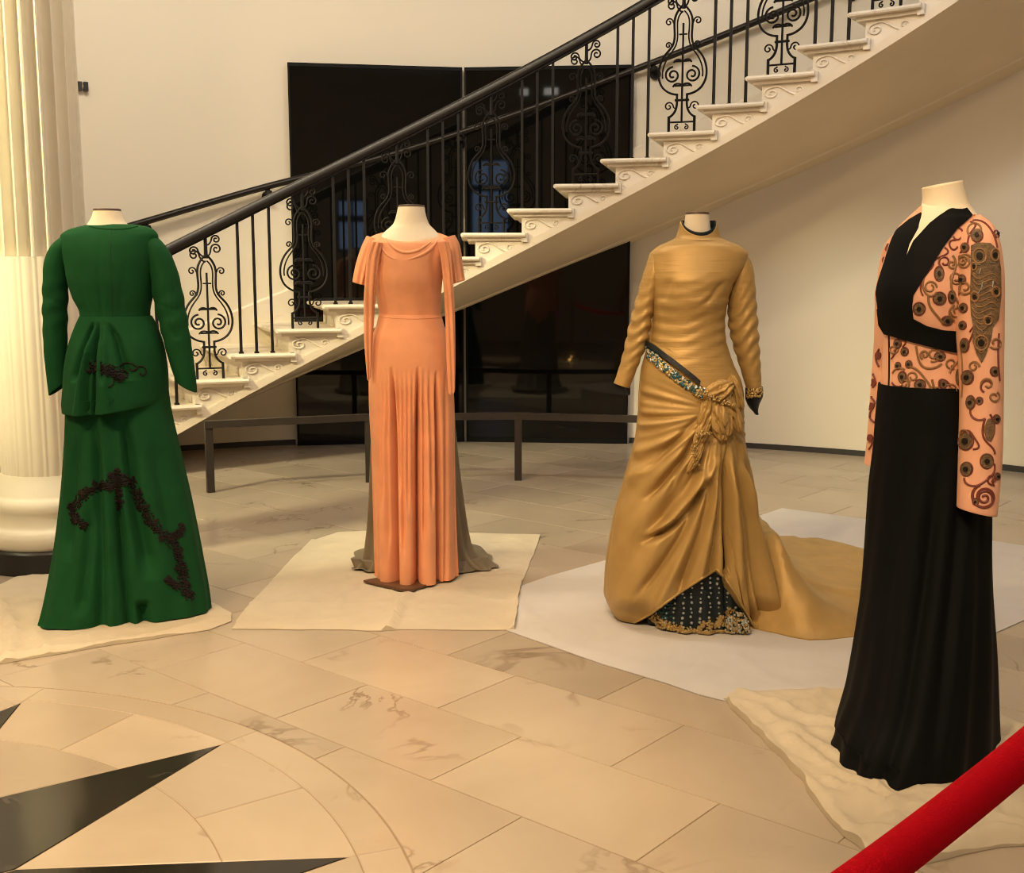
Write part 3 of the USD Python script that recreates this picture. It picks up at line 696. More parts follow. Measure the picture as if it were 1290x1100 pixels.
sr = Loft([Pr(178, 311, 196, 297, YG, .05), Pr(184, 326, 211, 314, YG, .056), Pr(190, 350, 222, 338, YG, .056), Pr(193, 374, 230, 370, YG, .054), Pr(199, 400, 235, 398, YG, .05), Pr(207, 432, 240.5, 432, YG, .046), Pr(215, 460, 245, 464, YG, .043), Pr(222, 479, 248, 494, YG, .042)], 90, 60,
          [([(200, 380), (225, 392)], 5, .004), ([(215, 405), (228, 428)], 4, .004)], wave=lambda t, s: .0022 * np.sin(s * 46 + 2 * np.cos(t)) * np.exp(-((s - .5) / .22) ** 2))
part('sleeve', sr.mesh(), 'green_crepe', gg, 40)
g_rows = [Rw(106, 188, 402, YG, .09, .10), Rw(96, 198, 425, YG, .11, .13), Rw(89, 207, 470, YG, .13, .15), Rw(86, 212, 508, YG, .14, .16), (82, 565, 4.24, 225, 563, 4.29, .15, .18, 0), (76, 631, 4.19, 240, 628, 4.29, .16, .2, 0), (66, 703, 4.13, 253, 697, 4.28, .15, .22, 0), (54, 765, 4.085, 261, 745, 4.28, .13, .24, 0), (47, 791, 4.065, 263.5, 769, 4.27, .115, .25, 0)]
gs = hem_fix(Loft(g_rows, 190, 260, [([(134, 512), (131, 640), (126, 780)], (5, 9), .034), ([(170, 512), (174, 610), (190, 720)], (6, 10), .040), ([(154, 600), (155, 700), (159, 780)], (3, 5), .040), ([(113, 530), (101, 582), (86, 700)], (4, 8), .022), ([(144, 515), (141, 620), (136, 780)], 6, -.018), ([(162, 515), (164, 620), (172, 720)], 5, -.016),
                              ([(120, 620), (112, 690), (98, 770)], 7, .026), ([(150, 520), (146, 600), (143, 700)], 8, -.010), ([(176, 745), (181, 788)], 7, .045), ([(200, 525), (216, 640), (234, 750)], 10, .024), ([(110, 600), (108, 700), (98, 790)], 12, -.008)], p=2.35,
                  wave=lambda t, s: .012 * s ** 1.5 * np.where(np.sin(t) < 0, np.cos(t * 9), .25 * np.cos(t * 14 + 1))))
part('skirt', gs.mesh(), 'green_crepe', gg, 40)
p_rows = [Rw(102, 190, 398, YG, .108, .11), Rw(95, 198, 414, YG, .125, .13), Rw(87, 206, 440, YG, .16, .15), Rw(83, 210, 472, YG, .185, .17), (82, 505, YG, 210, 497, YG, .20, .18, .01), (83, 515, YG, 207, 503, YG, .205, .18, .016)]
gp_ = Loft(p_rows, 110, 220, [([(130, 404), (121, 440), (112, 478)], (2.5, 5), .040), ([(137.5, 404), (138.5, 450), (139, 515)], (2, 3.5), .046), ([(150, 405), (164, 428), (182, 475)], (2.5, 6), .032), ([(133.5, 410), (128, 450), (122, 514)], (3, 6), -.022), ([(144, 408), (150, 470), (157, 517)], (4, 8), -.026), ([(131.5, 440), (131, 512)], 3, .030), ([(143, 410), (147, 440), (152, 480)], 2.2, .020), ([(104, 420), (95, 500)], 9, .006), ([(176, 470), (186, 508)], 9, .008)])
part('peplum', gp_.mesh(), 'green_crepe', gg, 40)
gar = []
gar.append(scatter_line([(147, 612), (128, 612), (110, 620), (97, 634), (92, 648), (99, 658), (109, 664)], 420, 6))
gar.append(scatter_line([(147, 612), (163, 607), (172, 622), (184, 648), (200, 668), (214, 680), (226, 703), (230, 722), (234, 742), (243, 754)], 760, 6.5))
for tip in [(147, 590), (138, 597), (156, 598), (152, 634), (150, 642)]: gar.append(scatter_line([(148, 611), tip], 120, 4))
gar.append(scatter_line([(212, 676), (226, 672), (229, 660)], 220, 4.5)); gar.append(scatter_line([(226, 740), (215, 733), (209, 728)], 160, 4))
gar.append(scatter_line([(92, 640), (86, 637)], 80, 4))
part('beading', beads(gs, np.vstack(gar), .0050, .001, False), 'dark_bead', gg, False, label='dark brown beaded garland across the skirt', kind='stuff')
vines = [cord(gs, [(147, 612), (128, 612), (110, 620), (97, 634), (92, 648), (99, 658), (109, 664)], .004), cord(gs, [(147, 612), (163, 607), (172, 622), (184, 648), (200, 668), (214, 680), (226, 703), (230, 722), (234, 742), (243, 754)], .004)]
for bx, by, dx, dy in [(120, 614, -3, -9), (108, 622, -8, -4), (180, 640, 9, -4), (192, 660, 8, -6), (205, 674, -4, 9), (222, 695, 9, -3), (228, 715, -9, 2), (231, 732, 8, 4), (236, 745, -8, 5), (165, 608, 4, -8), (140, 611, -3, 9)]:
    vines.append(patch(gs, ellipse(bx + dx * .5, by + dy * .5, 5, 2.2, math.atan2(dy, dx), 10), .004, 2))
for v_ in vines: part('garland_leaf' if v_ is not vines[0] and v_ is not vines[1] else 'garland_stem', v_, 'dark_bead', gg, 30)
pb = [scatter_line([(112, 470), (122, 462), (136, 467), (150, 472), (156, 478)], 330, 8)]
part('beading', beads(gp_, np.vstack(pb), .0045, .002, False), 'dark_bead', gg, False, label='dark bead cluster on the bustle', kind='stuff')
cur = [cord(gp_, [(150, 462), (160, 457), (168, 459), (172, 464), (168, 467), (164, 464)], .0032), cord(gp_, [(172, 464), (179, 462), (184, 468), (180, 473), (176, 470)], .003), cord(gp_, [(112, 470), (107, 464), (112, 459)], .003), cord(gp_, [(140, 470), (142, 484), (136, 488)], .003)]
for v_ in cur: part('beaded_scroll', v_, 'dark_bead', gg, 30)
dress_form('cream dress form neck in the green gown, beside the column', [Rw(118, 152, 266, YG, .05, .05), Rw(117, 154, 271, YG, .052, .052), Rw(112, 159, 281, YG, .06, .06), Rw(106, 166, 288, YG, .068, .07)],
           [Rw(100, 172, 291, YG, .07, .06)] + shrink(b_rows, 8, .85)[5:] + [Rw(112, 182, 470, YG, .08, .09)], YG, 138, 266, 'form_cap')

# ================================================================== orange gown (front)
YO = 4.72
og = gown('pale orange crepe gown with cowl neck and long hanging sleeve panels', 517, YO)
o_rows = [Rw(486, 547, 292, YO, .085, .07, .042), Rw(472, 560, 296, YO, .10, .08, .030), Rw(463, 570, 302, YO, .108, .09, .018), Rw(463, 570, 314, YO, .118, .10, .006), Rw(468, 564, 330, YO, .13, .11), Rw(471, 558, 350, YO, .135, .115), Rw(475, 555.5, 378, YO, .115, .105), Rw(478, 555.5, 397, YO, .105, .10), Rw(477, 556, 401, YO, .106, .10)]
ob = Loft(o_rows, 110, 150, [([(478, 300), (481, 330), (476, 360)], 4, .006), ([(552, 300), (548, 330), (553, 380)], 4, .006)], closed_start='hollow', closed_end='cap', wave=lambda t, s: .0012 * np.sin(t * 11) * s)
part('bodice', ob.mesh(), 'orange_crepe', og, 40)
cowl = [tube(ob.on(*smooth_line(p, 30).T, -.003), np.interp(np.linspace(0, 1, 30), [0, .3, .6, 1], [.004, r, r, .003]), 8) for p, r in
        [([(484, 296), (492, 308), (505, 317), (522, 317), (537, 309), (550, 297)], .008), ([(552, 300), (542, 314), (527, 323), (511, 328)], .0085), ([(478, 300), (482, 314), (492, 324), (503, 327)], .006)]]
for v_ in cowl: part('cowl_fold', v_, 'orange_crepe', og, 60)
o2 = [Rw(477, 556, 396, YO, .108, .10), Rw(474, 559.5, 410, YO, .12, .115), Rw(468, 564.5, 426, YO, .13, .13), Rw(465, 568, 449, YO, .135, .14), Rw(465, 570, 474, YO, .135, .15), Rw(466, 571, 511, YO, .135, .16), Rw(469, 571, 560, YO, .135, .165), Rw(471, 571, 604, YO, .135, .17), Rw(473.5, 572, 666, YO, .137, .18), Rw(476, 574, 729.5, YO, .14, .19)]
of = [([(497, 458), (499, 540), (501, 740)], (1.8, 4.2), .085), ([(530, 458), (529, 540), (528.5, 740)], (1.8, 3.8), .085), ([(552, 464), (554, 560), (557, 740)], (1.6, 3.2), .085), ([(487, 500), (487, 740)], 8, -.016), ([(514, 500), (515, 740)], 8, -.016), ([(542, 500), (543, 740)], 8, -.016)]
for x0, x1, yb, d in [(485, 487, 640, .014), (490.5, 493, 700, .018), (505, 508, 620, .018), (511, 513, 700, .022), (517, 518, 640, .016), (523, 523.5, 640, .016), (537, 537.5, 690, .020), (544, 546, 640, .016), (480, 482, 740, .012), (563, 564, 740, .016)]:
    of.append(([(x0, 460), (x1, yb)], 1.9, d))
os_ = hem_fix(Loft(o2, 190, 300, of, wave=lambda t, s: .014 * s * np.where(np.sin(t) < 0, np.cos(t * 12), 0)), .02)
part('skirt', os_.mesh(), 'orange_crepe', og, 40)
part('waist_seam', cord(os_, [(478, 399), (500, 401), (530, 401.5), (555, 399.5)], .0022, .0), 'orange_crepe', og, 60)
for rows in ([Pr(462, 297, 481, 303, YO, .05), Pr(455, 313, 476, 322, YO, .058), Pr(449.5, 333, 471, 343, YO, .06), Pr(446, 355, 466, 360, YO, .06)], [Pr(553, 303, 573, 296, YO, .05), Pr(558, 322, 579.5, 312, YO, .058), Pr(561, 343, 582, 335, YO, .06), Pr(565, 359, 584, 353, YO, .06)]):
    part('cap_sleeve', Loft(rows, 50, 80, wave=lambda t, s: .006 * s * np.cos(t * 9)).mesh(), 'orange_crepe', og, 40)
for rows in ([Pr(470, 305, 481, 306, YO - .10, .012), Pr(462, 330, 476, 331, YO - .10, .014), Pr(459.5, 360, 473, 360, YO - .10, .014), Pr(459, 400, 470.5, 400, YO - .09, .013), Pr(460.5, 440, 468, 440, YO - .09, .012), Pr(463.5, 476, 466, 474, YO - .09, .008)],
             [Pr(551, 306, 564, 305, YO - .10, .012), Pr(556, 330, 568, 330, YO - .10, .014), Pr(559, 360, 570, 360, YO - .10, .014), Pr(561.5, 395, 572, 395, YO - .09, .014), Pr(563, 440, 573, 440, YO - .09, .013), Pr(566, 494, 572.5, 492, YO - .09, .010)]):
    part('hanging_panel', Loft(rows, 70, 48, wave=lambda t, s: .004 * np.cos(t * 5 + s * 3), closed_end='round').mesh(), 'orange_crepe', og, 40)
YT = 4.90
tr_rows = [Rw(472, 568, 470, 4.80, .03, .05), Rw(469, 571, 500, 4.82, .04, .055), Rw(467.5, 573.5, 545, 4.85, .06, .07), Rw(465, 583, 635, 4.88, .09, .16), Rw(462, 590, 680, YT, .11, .26), Rw(459, 598, 700, YT, .12, .34), Rw(452, 611, 711, YT, .12, .40), Rw(445, 625, 717, YT, .12, .44)]
ot = hem_fix(Loft(tr_rows, 110, 200, [([(577, 600), (590, 712)], 4, .01)], wave=lambda t, s: .012 * s * np.cos(t * 13)), .016)
part('train', ot.mesh(), 'taupe_lining', og, 40, label='taupe grey train spreading behind the skirt')
base_pl = Polygon([ground(458, 738)[:2], ground(478, 734)[:2], ground(575, 731)[:2], ground(578, 728)[:2], ground(540, 742)[:2], ground(520, 749.5)[:2], ground(505, 749)[:2]]).convex_hull
dress_form('cream dress form neck and collar in the orange gown', [Rw(501.5, 535, 261, YO, .056, .056), Rw(500, 536, 268, YO, .06, .06), Rw(496, 540, 281, YO, .066, .07), Rw(486, 549, 291, YO, .075, .075), Rw(476, 558, 302, YO, .088, .085), Rw(474, 558, 316, YO, .105, .09)],
           [Rw(476, 556, 312, YO, .10, .085)] + shrink(o_rows, 6, .85)[5:] + [Rw(478, 556, 470, YO, .09, .1)], YO, 517, 261, 'form_cap', base_pl)

# ================================================================== gold gown
YD = 4.15
au = gown('gold satin draped gown with high collar, jewelled sash and long train', 870, YD)
d_rows = [Rw(852, 906, 299, YD, .075, .07, .01), Rw(843, 918, 304, YD, .09, .08, .006), Rw(828, 934, 311, YD, .105, .09), Rw(819, 942, 321, YD, .115, .10), Rw(818, 938, 336, YD, .13, .11), Rw(820, 924, 356, YD, .15, .12), Rw(821, 917, 376, YD, .15, .12), Rw(822, 912.5, 404, YD, .125, .11), Rw(819, 914, 430, YD, .13, .118), Rw(809.5, 923, 458, YD, .147, .137), Rw(806, 933, 480, YD, .159, .152), Rw(804.5, 936.5, 500, YD, .165, .16), Rw(804, 937.5, 513, YD, .168, .168)]
db = Loft(d_rows, 150, 170, [([(905, 352), (890, 372), (878, 384)], 5, .008), ([(838, 350), (830, 380)], 5, .006)], closed_start='hollow', closed_end='hollow', p=2.15, cut=[(780, 420), (815, 434), (850, 462), (881, 485), (900, 494), (960, 500), (960, 580), (780, 580)],
          extra=lambda px, py: .0022 * np.sin(py * .42 + .03 * px + 3 * np.sin(px * .05)) * np.clip((py - 330) / 60, 0, 1) * (.4 + .6 * np.sin(px * .09 + py * .02) ** 2) * np.clip((470 - py) / 50, 0, 1))
part('bodice', db.mesh(), 'gold_satin', au, 40)
part('collar', Loft([Rw(857, 903, 279, YD, .062, .055, .055), Rw(855, 905, 288, YD, .064, .06, .035), Rw(852, 907, 297, YD, .07, .068, .015), Rw(848, 912, 304, YD, .085, .075)], 40, 90, closed_start='hollow', closed_end='cap').mesh(), 'gold_satin', au, 40)
part('collar_lining', Loft([Rw(858.5, 901.5, 278, YD, .0605, .053, .046), Rw(857.5, 903, 288, YD, .0605, .056, .030), Rw(856, 904, 298, YD, .06, .06, .01)], 30, 90, closed_start='hollow', closed_end='cap').mesh(), 'teal_sequin_cloth', au, 40, label='dark lining inside the collar')
lw = lambda t, s: .0035 * np.sin(s * 60 + 3 * np.cos(t) + 2 * np.sin(t * 2)) * np.exp(-((s - .55) / .25) ** 2)
part('sleeve', Loft([Pr(819, 318, 842, 332, YD, .05), Pr(812, 340, 832, 356, YD, .056), Pr(805, 364, 825, 382, YD, .055), Pr(798, 390, 820.5, 404, YD, .053), Pr(791, 418, 816, 430, YD, .05), Pr(785, 445, 807, 453, YD, .046), Pr(773.5, 482, 793, 488, YD, .042)], 110, 70, wave=lw).mesh(), 'gold_satin', au, 40)
part('sleeve', Loft([Pr(914, 336, 938, 316, YD, .05), Pr(918, 356, 948, 336, YD, .058), Pr(917, 384, 952, 372, YD, .058), Pr(918, 408, 954, 402, YD, .054), Pr(923, 432, 956, 432, YD, .05), Pr(932, 462, 958, 463, YD, .046), Pr(941, 492, 959, 490, YD, .042)], 110, 70, wave=lw).mesh(), 'gold_satin', au, 40)
cf = Loft([Pr(939.5, 489, 960.5, 487, YD, .046), Pr(939, 500, 961, 497, YD, .046), Pr(941, 508, 957, 508, YD, .03), Pr(949, 519, 955, 519, YD, .012)], 50, 50, closed_end='round')
part('cuff', cf.mesh(), 'teal_sequin_cloth', au, 40, label='dark jewelled cuff with pointed tip')
part('cuff_beading', beads(cf, scatter_poly([(940, 490), (960, 488), (960, 499), (941, 502)], 90), .0042), 'gold_bead', au, False, kind='stuff')
part('cuff', Loft([Pr(786, 485, 794, 487, YD + .02, .02), Pr(788, 493, 794, 494, YD + .02, .014)], 16, 30, closed_end='round').mesh(), 'teal_sequin_cloth', au, 40, label='dark edge of the left cuff')
s_rows = [Rw(818, 914, 430, YD, .118, .108), Rw(810, 922, 456, YD, .138, .13), Rw(806.5, 932, 480, YD, .15, .145), Rw(805, 936, 513, YD, .16, .16), Rw(801.5, 937, 549, YD, .175, .175), Rw(787, 948, 607, YD, .19, .2), Rw(775, 952, 651, YD, .195, .22), Rw(767.5, 960, 696, YD, .20, .24), Rw(763.5, 974, 738, YD, .20, .26), (766, 762, 4.2, 986, 770, 4.2, .19, .26, 0), (778, 776, 4.19, 996, 781, 4.17, .17, .24, 0)]
KX, KY = 900, 512
def radiate(px, py):
    dx, dy = px - KX, py - KY; r = np.hypot(dx, dy); a = np.arctan2(dy, dx)
    k = np.clip((r - 25) / 60, 0, 1) * np.clip((py - 470) / 40, 0, 1)
    return 1.5 * k * (.0045 * np.sin(a * 26 + 1.3 * np.sin(r * .02)) + .004 * np.sin(a * 43 + r * .01) + .003 * (meshkit.noise(np.stack([px * .06, py * .06, px * 0], -1), 3) - .5))
df = [([(893, 530), (870, 580), (848, 612), (812, 660)], (5, 9), .020), ([(886, 590), (850, 638), (830, 654), (804, 674)], 7, .050), ([(894, 566), (868, 606), (842, 640), (808, 664)], 8, -.034), ([(884, 520), (850, 570), (806, 622)], 5, .026), ([(876, 515), (842, 548), (803, 590)], 5, .020),
      ([(906, 552), (905, 640), (903, 722)], 3.0, .060), ([(912, 550), (915, 650), (922, 740)], 6, -.022), ([(920, 548), (938, 650), (957, 790)], 5, .040), ([(927, 548), (947, 640), (970, 780)], 5, -.022), ([(914, 555), (926, 640), (940, 770)], 3.5, .032), ([(931, 555), (955, 660), (985, 790)], 4, .03),
      ([(896, 560), (886, 640), (868, 735)], 5, -.022), ([(892, 570), (874, 650), (842, 740)], 5, .032), ([(884, 585), (858, 665), (815, 760)], 6, -.020), ([(878, 600), (845, 665), (795, 740)], 5, .024), ([(898, 560), (893, 640), (884, 725)], 3, .022), ([(862, 545), (848, 575), (835, 610)], 3, .010)]
dcut = [(819, 774), (835, 762), (860, 744), (882, 730), (903, 717), (914, 729), (929, 751), (938, 769), (944, 790), (950, 900), (700, 900), (770, 800)]
ds = Loft(s_rows, 230, 340, df, p=2.15, extra=radiate, cut=dcut, wave=lambda t, s: .014 * s * np.where(np.sin(t) < 0, np.cos(t * 11), 0))
hem_fix(ds)
part('skirt', ds.mesh(), 'gold_drape', au, 40)
hemline = np.array([ds.V[-1, q] for q in range(ds.m) if ds.sn[q] > .05])
part('hem_edge', tube(hemline, .005, 6), 'gold_satin', au, 60)
u_rows = [Rw(815, 935, 560, YD, .11, .13), Rw(805, 945, 640, YD, .135, .15), Rw(800, 948, 700, YD, .165, .17), Rw(806, 950, 745, YD, .175, .18), Rw(812, 948, 781, YD, .180, .18)]
ud = hem_fix(Loft(u_rows, 120, 260, [([(905, 700), (908, 800)], 5, .03), ([(928, 720), (932, 800)], 4, .02)], wave=lambda t, s: .010 * s * np.cos(t * 16)), .016)
part('underskirt', ud.mesh(), 'teal_sequin_cloth', au, 40, label='dark teal sequined underskirt in the front opening')
seq = []
for x in np.arange(828, 942, 11.0):
    for y in np.arange(716, 792, 6.2): seq.append((x + (y - 750) * .04 * np.sign(x - 903) + rng.normal(0, .8), y + rng.normal(0, .6)))
part('sequins', beads(ud, seq, .0048, .001, True, .3), 'silver_sequin', au, False, kind='stuff')
part('sequins', beads(ud, scatter_poly([(822, 756), (850, 745), (850, 785), (824, 778)], 90), .004), 'teal_bead', au, False, kind='stuff')
part('hem_beading', beads(ud, np.vstack([scatter_line([(822, 776), (845, 791), (870, 798), (895, 803), (915, 803), (940, 799)], 520, 6), scatter_line([(880, 790), (905, 785), (925, 770)], 130, 6)]), .0052), 'gold_bead', au, False, kind='stuff')
rufs = []
sash = [(815, 429), (826, 435), (850, 453.5), (882, 480), (880, 485), (850, 461), (824, 441), (815, 436)]
part('sash', patch(ds, sash, .018, 2.0), 'teal_sequin_cloth', au, 30, label='dark diagonal jewelled sash')
band = [(817, 437), (832, 450), (850, 467), (874, 486), (890, 490), (896, 504), (882, 502), (858, 486), (834, 466), (818, 452)]
part('sash_beading', beads(ds, scatter_poly(band, 420), .0052, .006), 'gold_bead', au, False, kind='stuff')
part('sash_beading', beads(ds, scatter_poly(band, 90), .005, .007), 'silver_sequin', au, False, kind='stuff')
part('sash_beading', beads(ds, scatter_poly(band, 130), .005, .008), 'teal_bead', au, False, kind='stuff')
def crumple(x, y, rx, ry, dep, Y, seed, amp=.10, rot=0):
    """a gathered puff of cloth: folds run along its length and pinch at the ends"""
    m = trimesh.creation.icosphere(4, 1.0); v = np.array(m.vertices); sc = F / (Y * CT + .2)
    c_, s_ = math.cos(rot), math.sin(rot)
    n_ = meshkit.fbm(v * [1.6, 1.6, 1.0] + seed, 3, seed); ph = np.arctan2(v[:, 1], v[:, 0])
    ridg = np.abs(np.sin(4.5 * ph + 7 * n_ + 1.2 * v[:, 2]))
    v = v * (1 + (n_ - .5)[:, None] * .7 + ((ridg - .6) * (1 - .6 * v[:, 2] ** 2))[:, None] * amp * 3.2)
    w = np.c_[v[:, 0] * rx / sc, v[:, 1] * dep, v[:, 2] * ry / sc]
    w = np.c_[w[:, 0] * c_ + w[:, 2] * s_, w[:, 1], -w[:, 0] * s_ + w[:, 2] * c_]
    m.vertices = w + at(x, y, Y); return m
for x_, y_, rx_, ry_, sd, rt in [(921, 788, 7, 14, 41, .12), (931, 786, 8, 17, 44, -.05), (938, 790, 6, 14, 47, -.2)]:
    m_ = crumple(x_, y_, rx_, ry_, .022, 3.985, sd, .12, rt); m_.vertices[:, 2] = np.maximum(m_.vertices[:, 2], .016); rufs.append(m_)
    part('ruffle', m_, 'teal_sequin_cloth', au, 50)
rv = np.vstack([m_.vertices for m_ in rufs]); rv = rv[rv[:, 1] < 3.98]; rv = rv[rng.permutation(len(rv))[:330]]
for mt_, sl_2 in (('silver_sequin', slice(0, 140)), ('gold_bead', slice(140, 330))):
    part('ruffle_beading', trimesh.Trimesh((rv[sl_2][:, None] + ICO.vertices[None] * .0046).reshape(-1, 3), (ICO.faces[None] + (np.arange(len(rv[sl_2])) * len(ICO.vertices))[:, None, None]).reshape(-1, 3), process=False), mt_, au, False, kind='stuff')
Yk = YD - .165
kn = [crumple(904, 494, 13, 20, .045, Yk, 11, .10, 1.15), crumple(893, 514, 10, 24, .035, Yk - .005, 14, .11, .3), crumple(908, 527, 13, 24, .04, Yk - .01, 17, .10, -.15), crumple(926, 496, 8, 22, .03, Yk + .03, 21, .10, -.25), crumple(922, 520, 9, 24, .035, Yk + .005, 31, .10, -.4), crumple(884, 545, 7, 22, .025, Yk - .01, 25, .10, .4), crumple(876, 576, 5, 20, .02, Yk - .015, 28, .09, .45)]
for k_, v_ in enumerate(kn): part('knot_loop', v_, 'gold_drape', au, 50)
class Flat:                                                    # beads on the knot lie on its front
    def on(s, x, y, l): return at(x, y, np.full(np.shape(x), Yk - .045))
part('knot_beading', beads(Flat(), np.vstack([scatter_line([(880, 492), (905, 503), (925, 512)], 60, 4), scatter_line([(900, 545), (886, 545), (878, 590)], 55, 4)]), .004), 'gold_bead', au, False, kind='stuff')

def sheet(poly_px, zbase=.004, hfun=None, step=.022, edge=.006, seed=0, wr=.006, freq=6, folds=(), ragged=.0, is_world=False):
    """cloth lying on the floor: outline given on the ground, wrinkles are height; folds: (ground line px, width m, height m)"""
    P = np.array([ground(x, y)[:2] for x, y in poly_px]) if not is_world else np.array(poly_px, float)
    ring = shapely.segmentize(Polygon(P).exterior, step); B = np.array(ring.coords)[:-1]
    if ragged: B = B + ragged * (np.c_[meshkit.fbm(np.c_[B * 9, B[:, :1] * 0], 3, seed), meshkit.fbm(np.c_[B * 9, B[:, :1] * 0 + 5], 3, seed + 9)] - .5) * 2
    g = Polygon(B).buffer(0); g = g if g.geom_type == 'Polygon' else max(g.geoms, key=lambda q: q.area)
    B = np.array(g.exterior.coords)[:-1]; x0, y0, x1, y1 = g.bounds
    X, Yy = np.meshgrid(np.arange(x0, x1, step), np.arange(y0, y1, step)); q = np.c_[X.ravel(), Yy.ravel()] + rng.uniform(-.25, .25, (X.size, 2)) * step
    q = q[contains_xy(g.buffer(-step * .5), q[:, 0], q[:, 1])]
    A2 = np.vstack([B, q]); T = Delaunay(A2).simplices; c = A2[T].mean(1); T = T[contains_xy(g, c[:, 0], c[:, 1])]
    p3 = np.c_[A2, np.zeros(len(A2))]
    nz = meshkit.fbm(p3 * freq + seed * 7.3, 4, seed); rid = (1 - abs(nz - .5) * 4).clip(0, 1) ** 3
    z = zbase + wr * rid + wr * .6 * nz
    d = shapely.distance(g.exterior, shapely.points(A2))
    z += edge * np.exp(-(d / .012) ** 2) * (.2 + .8 * meshkit.noise(p3 * 14, seed + 3))
    z = .0028 + (zbase - .0028) * np.clip(d / .05, 0, 1) + (z - zbase) * (.12 + .88 * np.clip(d / .045, 0, 1))
    for ln, w, h in folds:
        l_ = LineString([ground(x, y)[:2] for x, y in ln]); dd = shapely.distance(l_, shapely.points(A2)); z += h * np.exp(-(dd / w) ** 2)
    if hfun is not None: z = hfun(A2, z)
    nb = len(B); V = np.vstack([np.c_[A2, z], np.c_[B, z[:nb]], np.c_[B, np.full(nb, min(.0012, zbase))]])
    j = np.arange(nb); jn = (j + 1) % nb; o = len(A2)
    T = np.vstack([T, tri(np.stack([o + j, o + jn, o + nb + jn, o + nb + j], 1))])
    m = trimesh.Trimesh(V, T, process=False); return m
# gold train: spreads over the white sheet from the right side of the skirt
gc = ground(915, 752)[:2]
def train_h(A2, z):
    r = np.hypot(A2[:, 0] - gc[0] - .02, A2[:, 1] - gc[1]); x = A2[:, 0] - gc[0]
    fold = .02 * np.exp(-((A2[:, 1] - np.interp(x, [0, .3, .9], [4.42, 4.36, 4.47])) / .03) ** 2) * np.clip((x - .1) / .2, 0, 1)
    e = shapely.distance(LineString([ground(*q)[:2] for q in [(1124, 770), (1110, 797), (1074, 805), (1045, 808), (1019, 808.5), (998, 805), (978, 800), (938, 792)]]), shapely.points(A2))
    e2 = shapely.distance(LineString([ground(*q)[:2] for q in [(930, 700), (945, 684), (985, 679), (1031, 680), (1112, 704), (1125, 730)]]), shapely.points(A2))
    q = np.clip(np.minimum(e, e2 + .03) / .20, 0, 1); q = q * q * (3 - 2 * q)
    return z + .30 * q * np.exp(-np.clip(x - .14, 0, None) / .11) + fold * q ** .5 + .006
tp = [(938, 792), (930, 700), (945, 684), (962, 680), (985, 679), (1002, 678), (1010, 681), (1031, 680), (1060, 686), (1088, 694), (1112, 704), (1125, 730), (1124, 770), (1110, 797), (1074, 805), (1045, 808), (1019, 808.5), (998, 805), (978, 800), (958, 796)]
part('train', sheet(tp, .012, train_h, .016, .004, 4, .005, 5), 'gold_drape', au, 50)
dress_form('cream dress form neck framed by the gold stand collar', [Rw(863.5, 893.5, 270.5, YD, .045, .045), Rw(862, 894.5, 283, YD, .047, .047), Rw(860, 897, 297, YD, .05, .05), Rw(854, 904, 306, YD, .06, .06)],
           [Rw(848, 912, 311, YD, .08, .07)] + shrink(d_rows, 8, .85)[5:9] + [Rw(822, 910, 470, YD, .10, .1)], YD, 872, 270, 'form_cap')

# ================================================================== black gown with peach embroidered bodice
YB_ = 3.03
bk = gown('black gown with peach embroidered bodice and long embroidered sleeves', 1170, YB_)
k_rows = [Rw(1163, 1219, 258, YB_, .06, .07, .012), Rw(1152, 1228, 268, YB_, .08, .09, .01), Rw(1138, 1239, 281, YB_, .10, .10), Rw(1126, 1246, 298, YB_, .115, .11), Rw(1115, 1246, 330, YB_, .135, .12), Rw(1104.5, 1242, 367, YB_, .145, .12), Rw(1106, 1234, 395, YB_, .135, .12), Rw(1114, 1228, 421, YB_, .12, .11), Rw(1114, 1226, 455, YB_, .115, .11), Rw(1111, 1226, 490, YB_, .12, .115), Rw(1108, 1226, 524, YB_, .125, .12)]
kb = Loft(k_rows, 150, 170, closed_start='cap', closed_end='cap')
part('bodice', kb.mesh(), 'peach_crepe', bk, 40, label='peach bodice with scrolling embroidery')
ks = hem_fix(Loft([Rw(1109, 1214, 484, YB_, .128, .118), Rw(1107, 1226, 505, YB_, .134, .124), (1103, 555, YB_, 1238, 555, YB_, .14, .13, 0), (1094.5, 618, 3.06, 1246.5, 618, 3.02, .165, .13, 0), (1085.5, 729, 3.1, 1249.5, 729, 3.0, .225, .14, 0), (1071, 838, 3.15, 1255.5, 830, 2.99, .335, .15, 0), (1062, 885, 3.18, 1258.5, 920, 2.985, .415, .16, 0), (1057, 905, 3.195, 1260, 944, 2.98, .44, .16, 0)], 170, 220,
                  [([(1128, 530), (1118, 700), (1110, 960)], 7, .010), ([(1160, 560), (1158, 760), (1150, 990)], 9, .014), ([(1190, 560), (1196, 760), (1205, 990)], 9, .014), ([(1222, 600), (1232, 760), (1240, 960)], 7, .012), ([(1145, 540), (1138, 700), (1130, 980)], 8, -.008)], p=2.0, wave=lambda t, s: .004 * s * np.cos(t * 17)), .014)
part('skirt', ks.mesh(), 'black_crepe', bk, 40)
lap_r = [(1213, 259), (1224, 273), (1206, 288), (1188, 312), (1170, 342), (1157, 362), (1151, 372), (1149, 388), (1151, 402), (1168, 411), (1188, 416), (1213, 418), (1213, 446), (1196, 443), (1172, 437), (1150, 431), (1130, 425), (1116, 421), (1109, 409), (1107, 390), (1122, 362), (1140, 330), (1152, 304), (1172, 282), (1194, 266)]
part('lapel', patch(kb, lap_r, .006), 'black_crepe', bk, 30, label='broad black lapel running into the waist band')
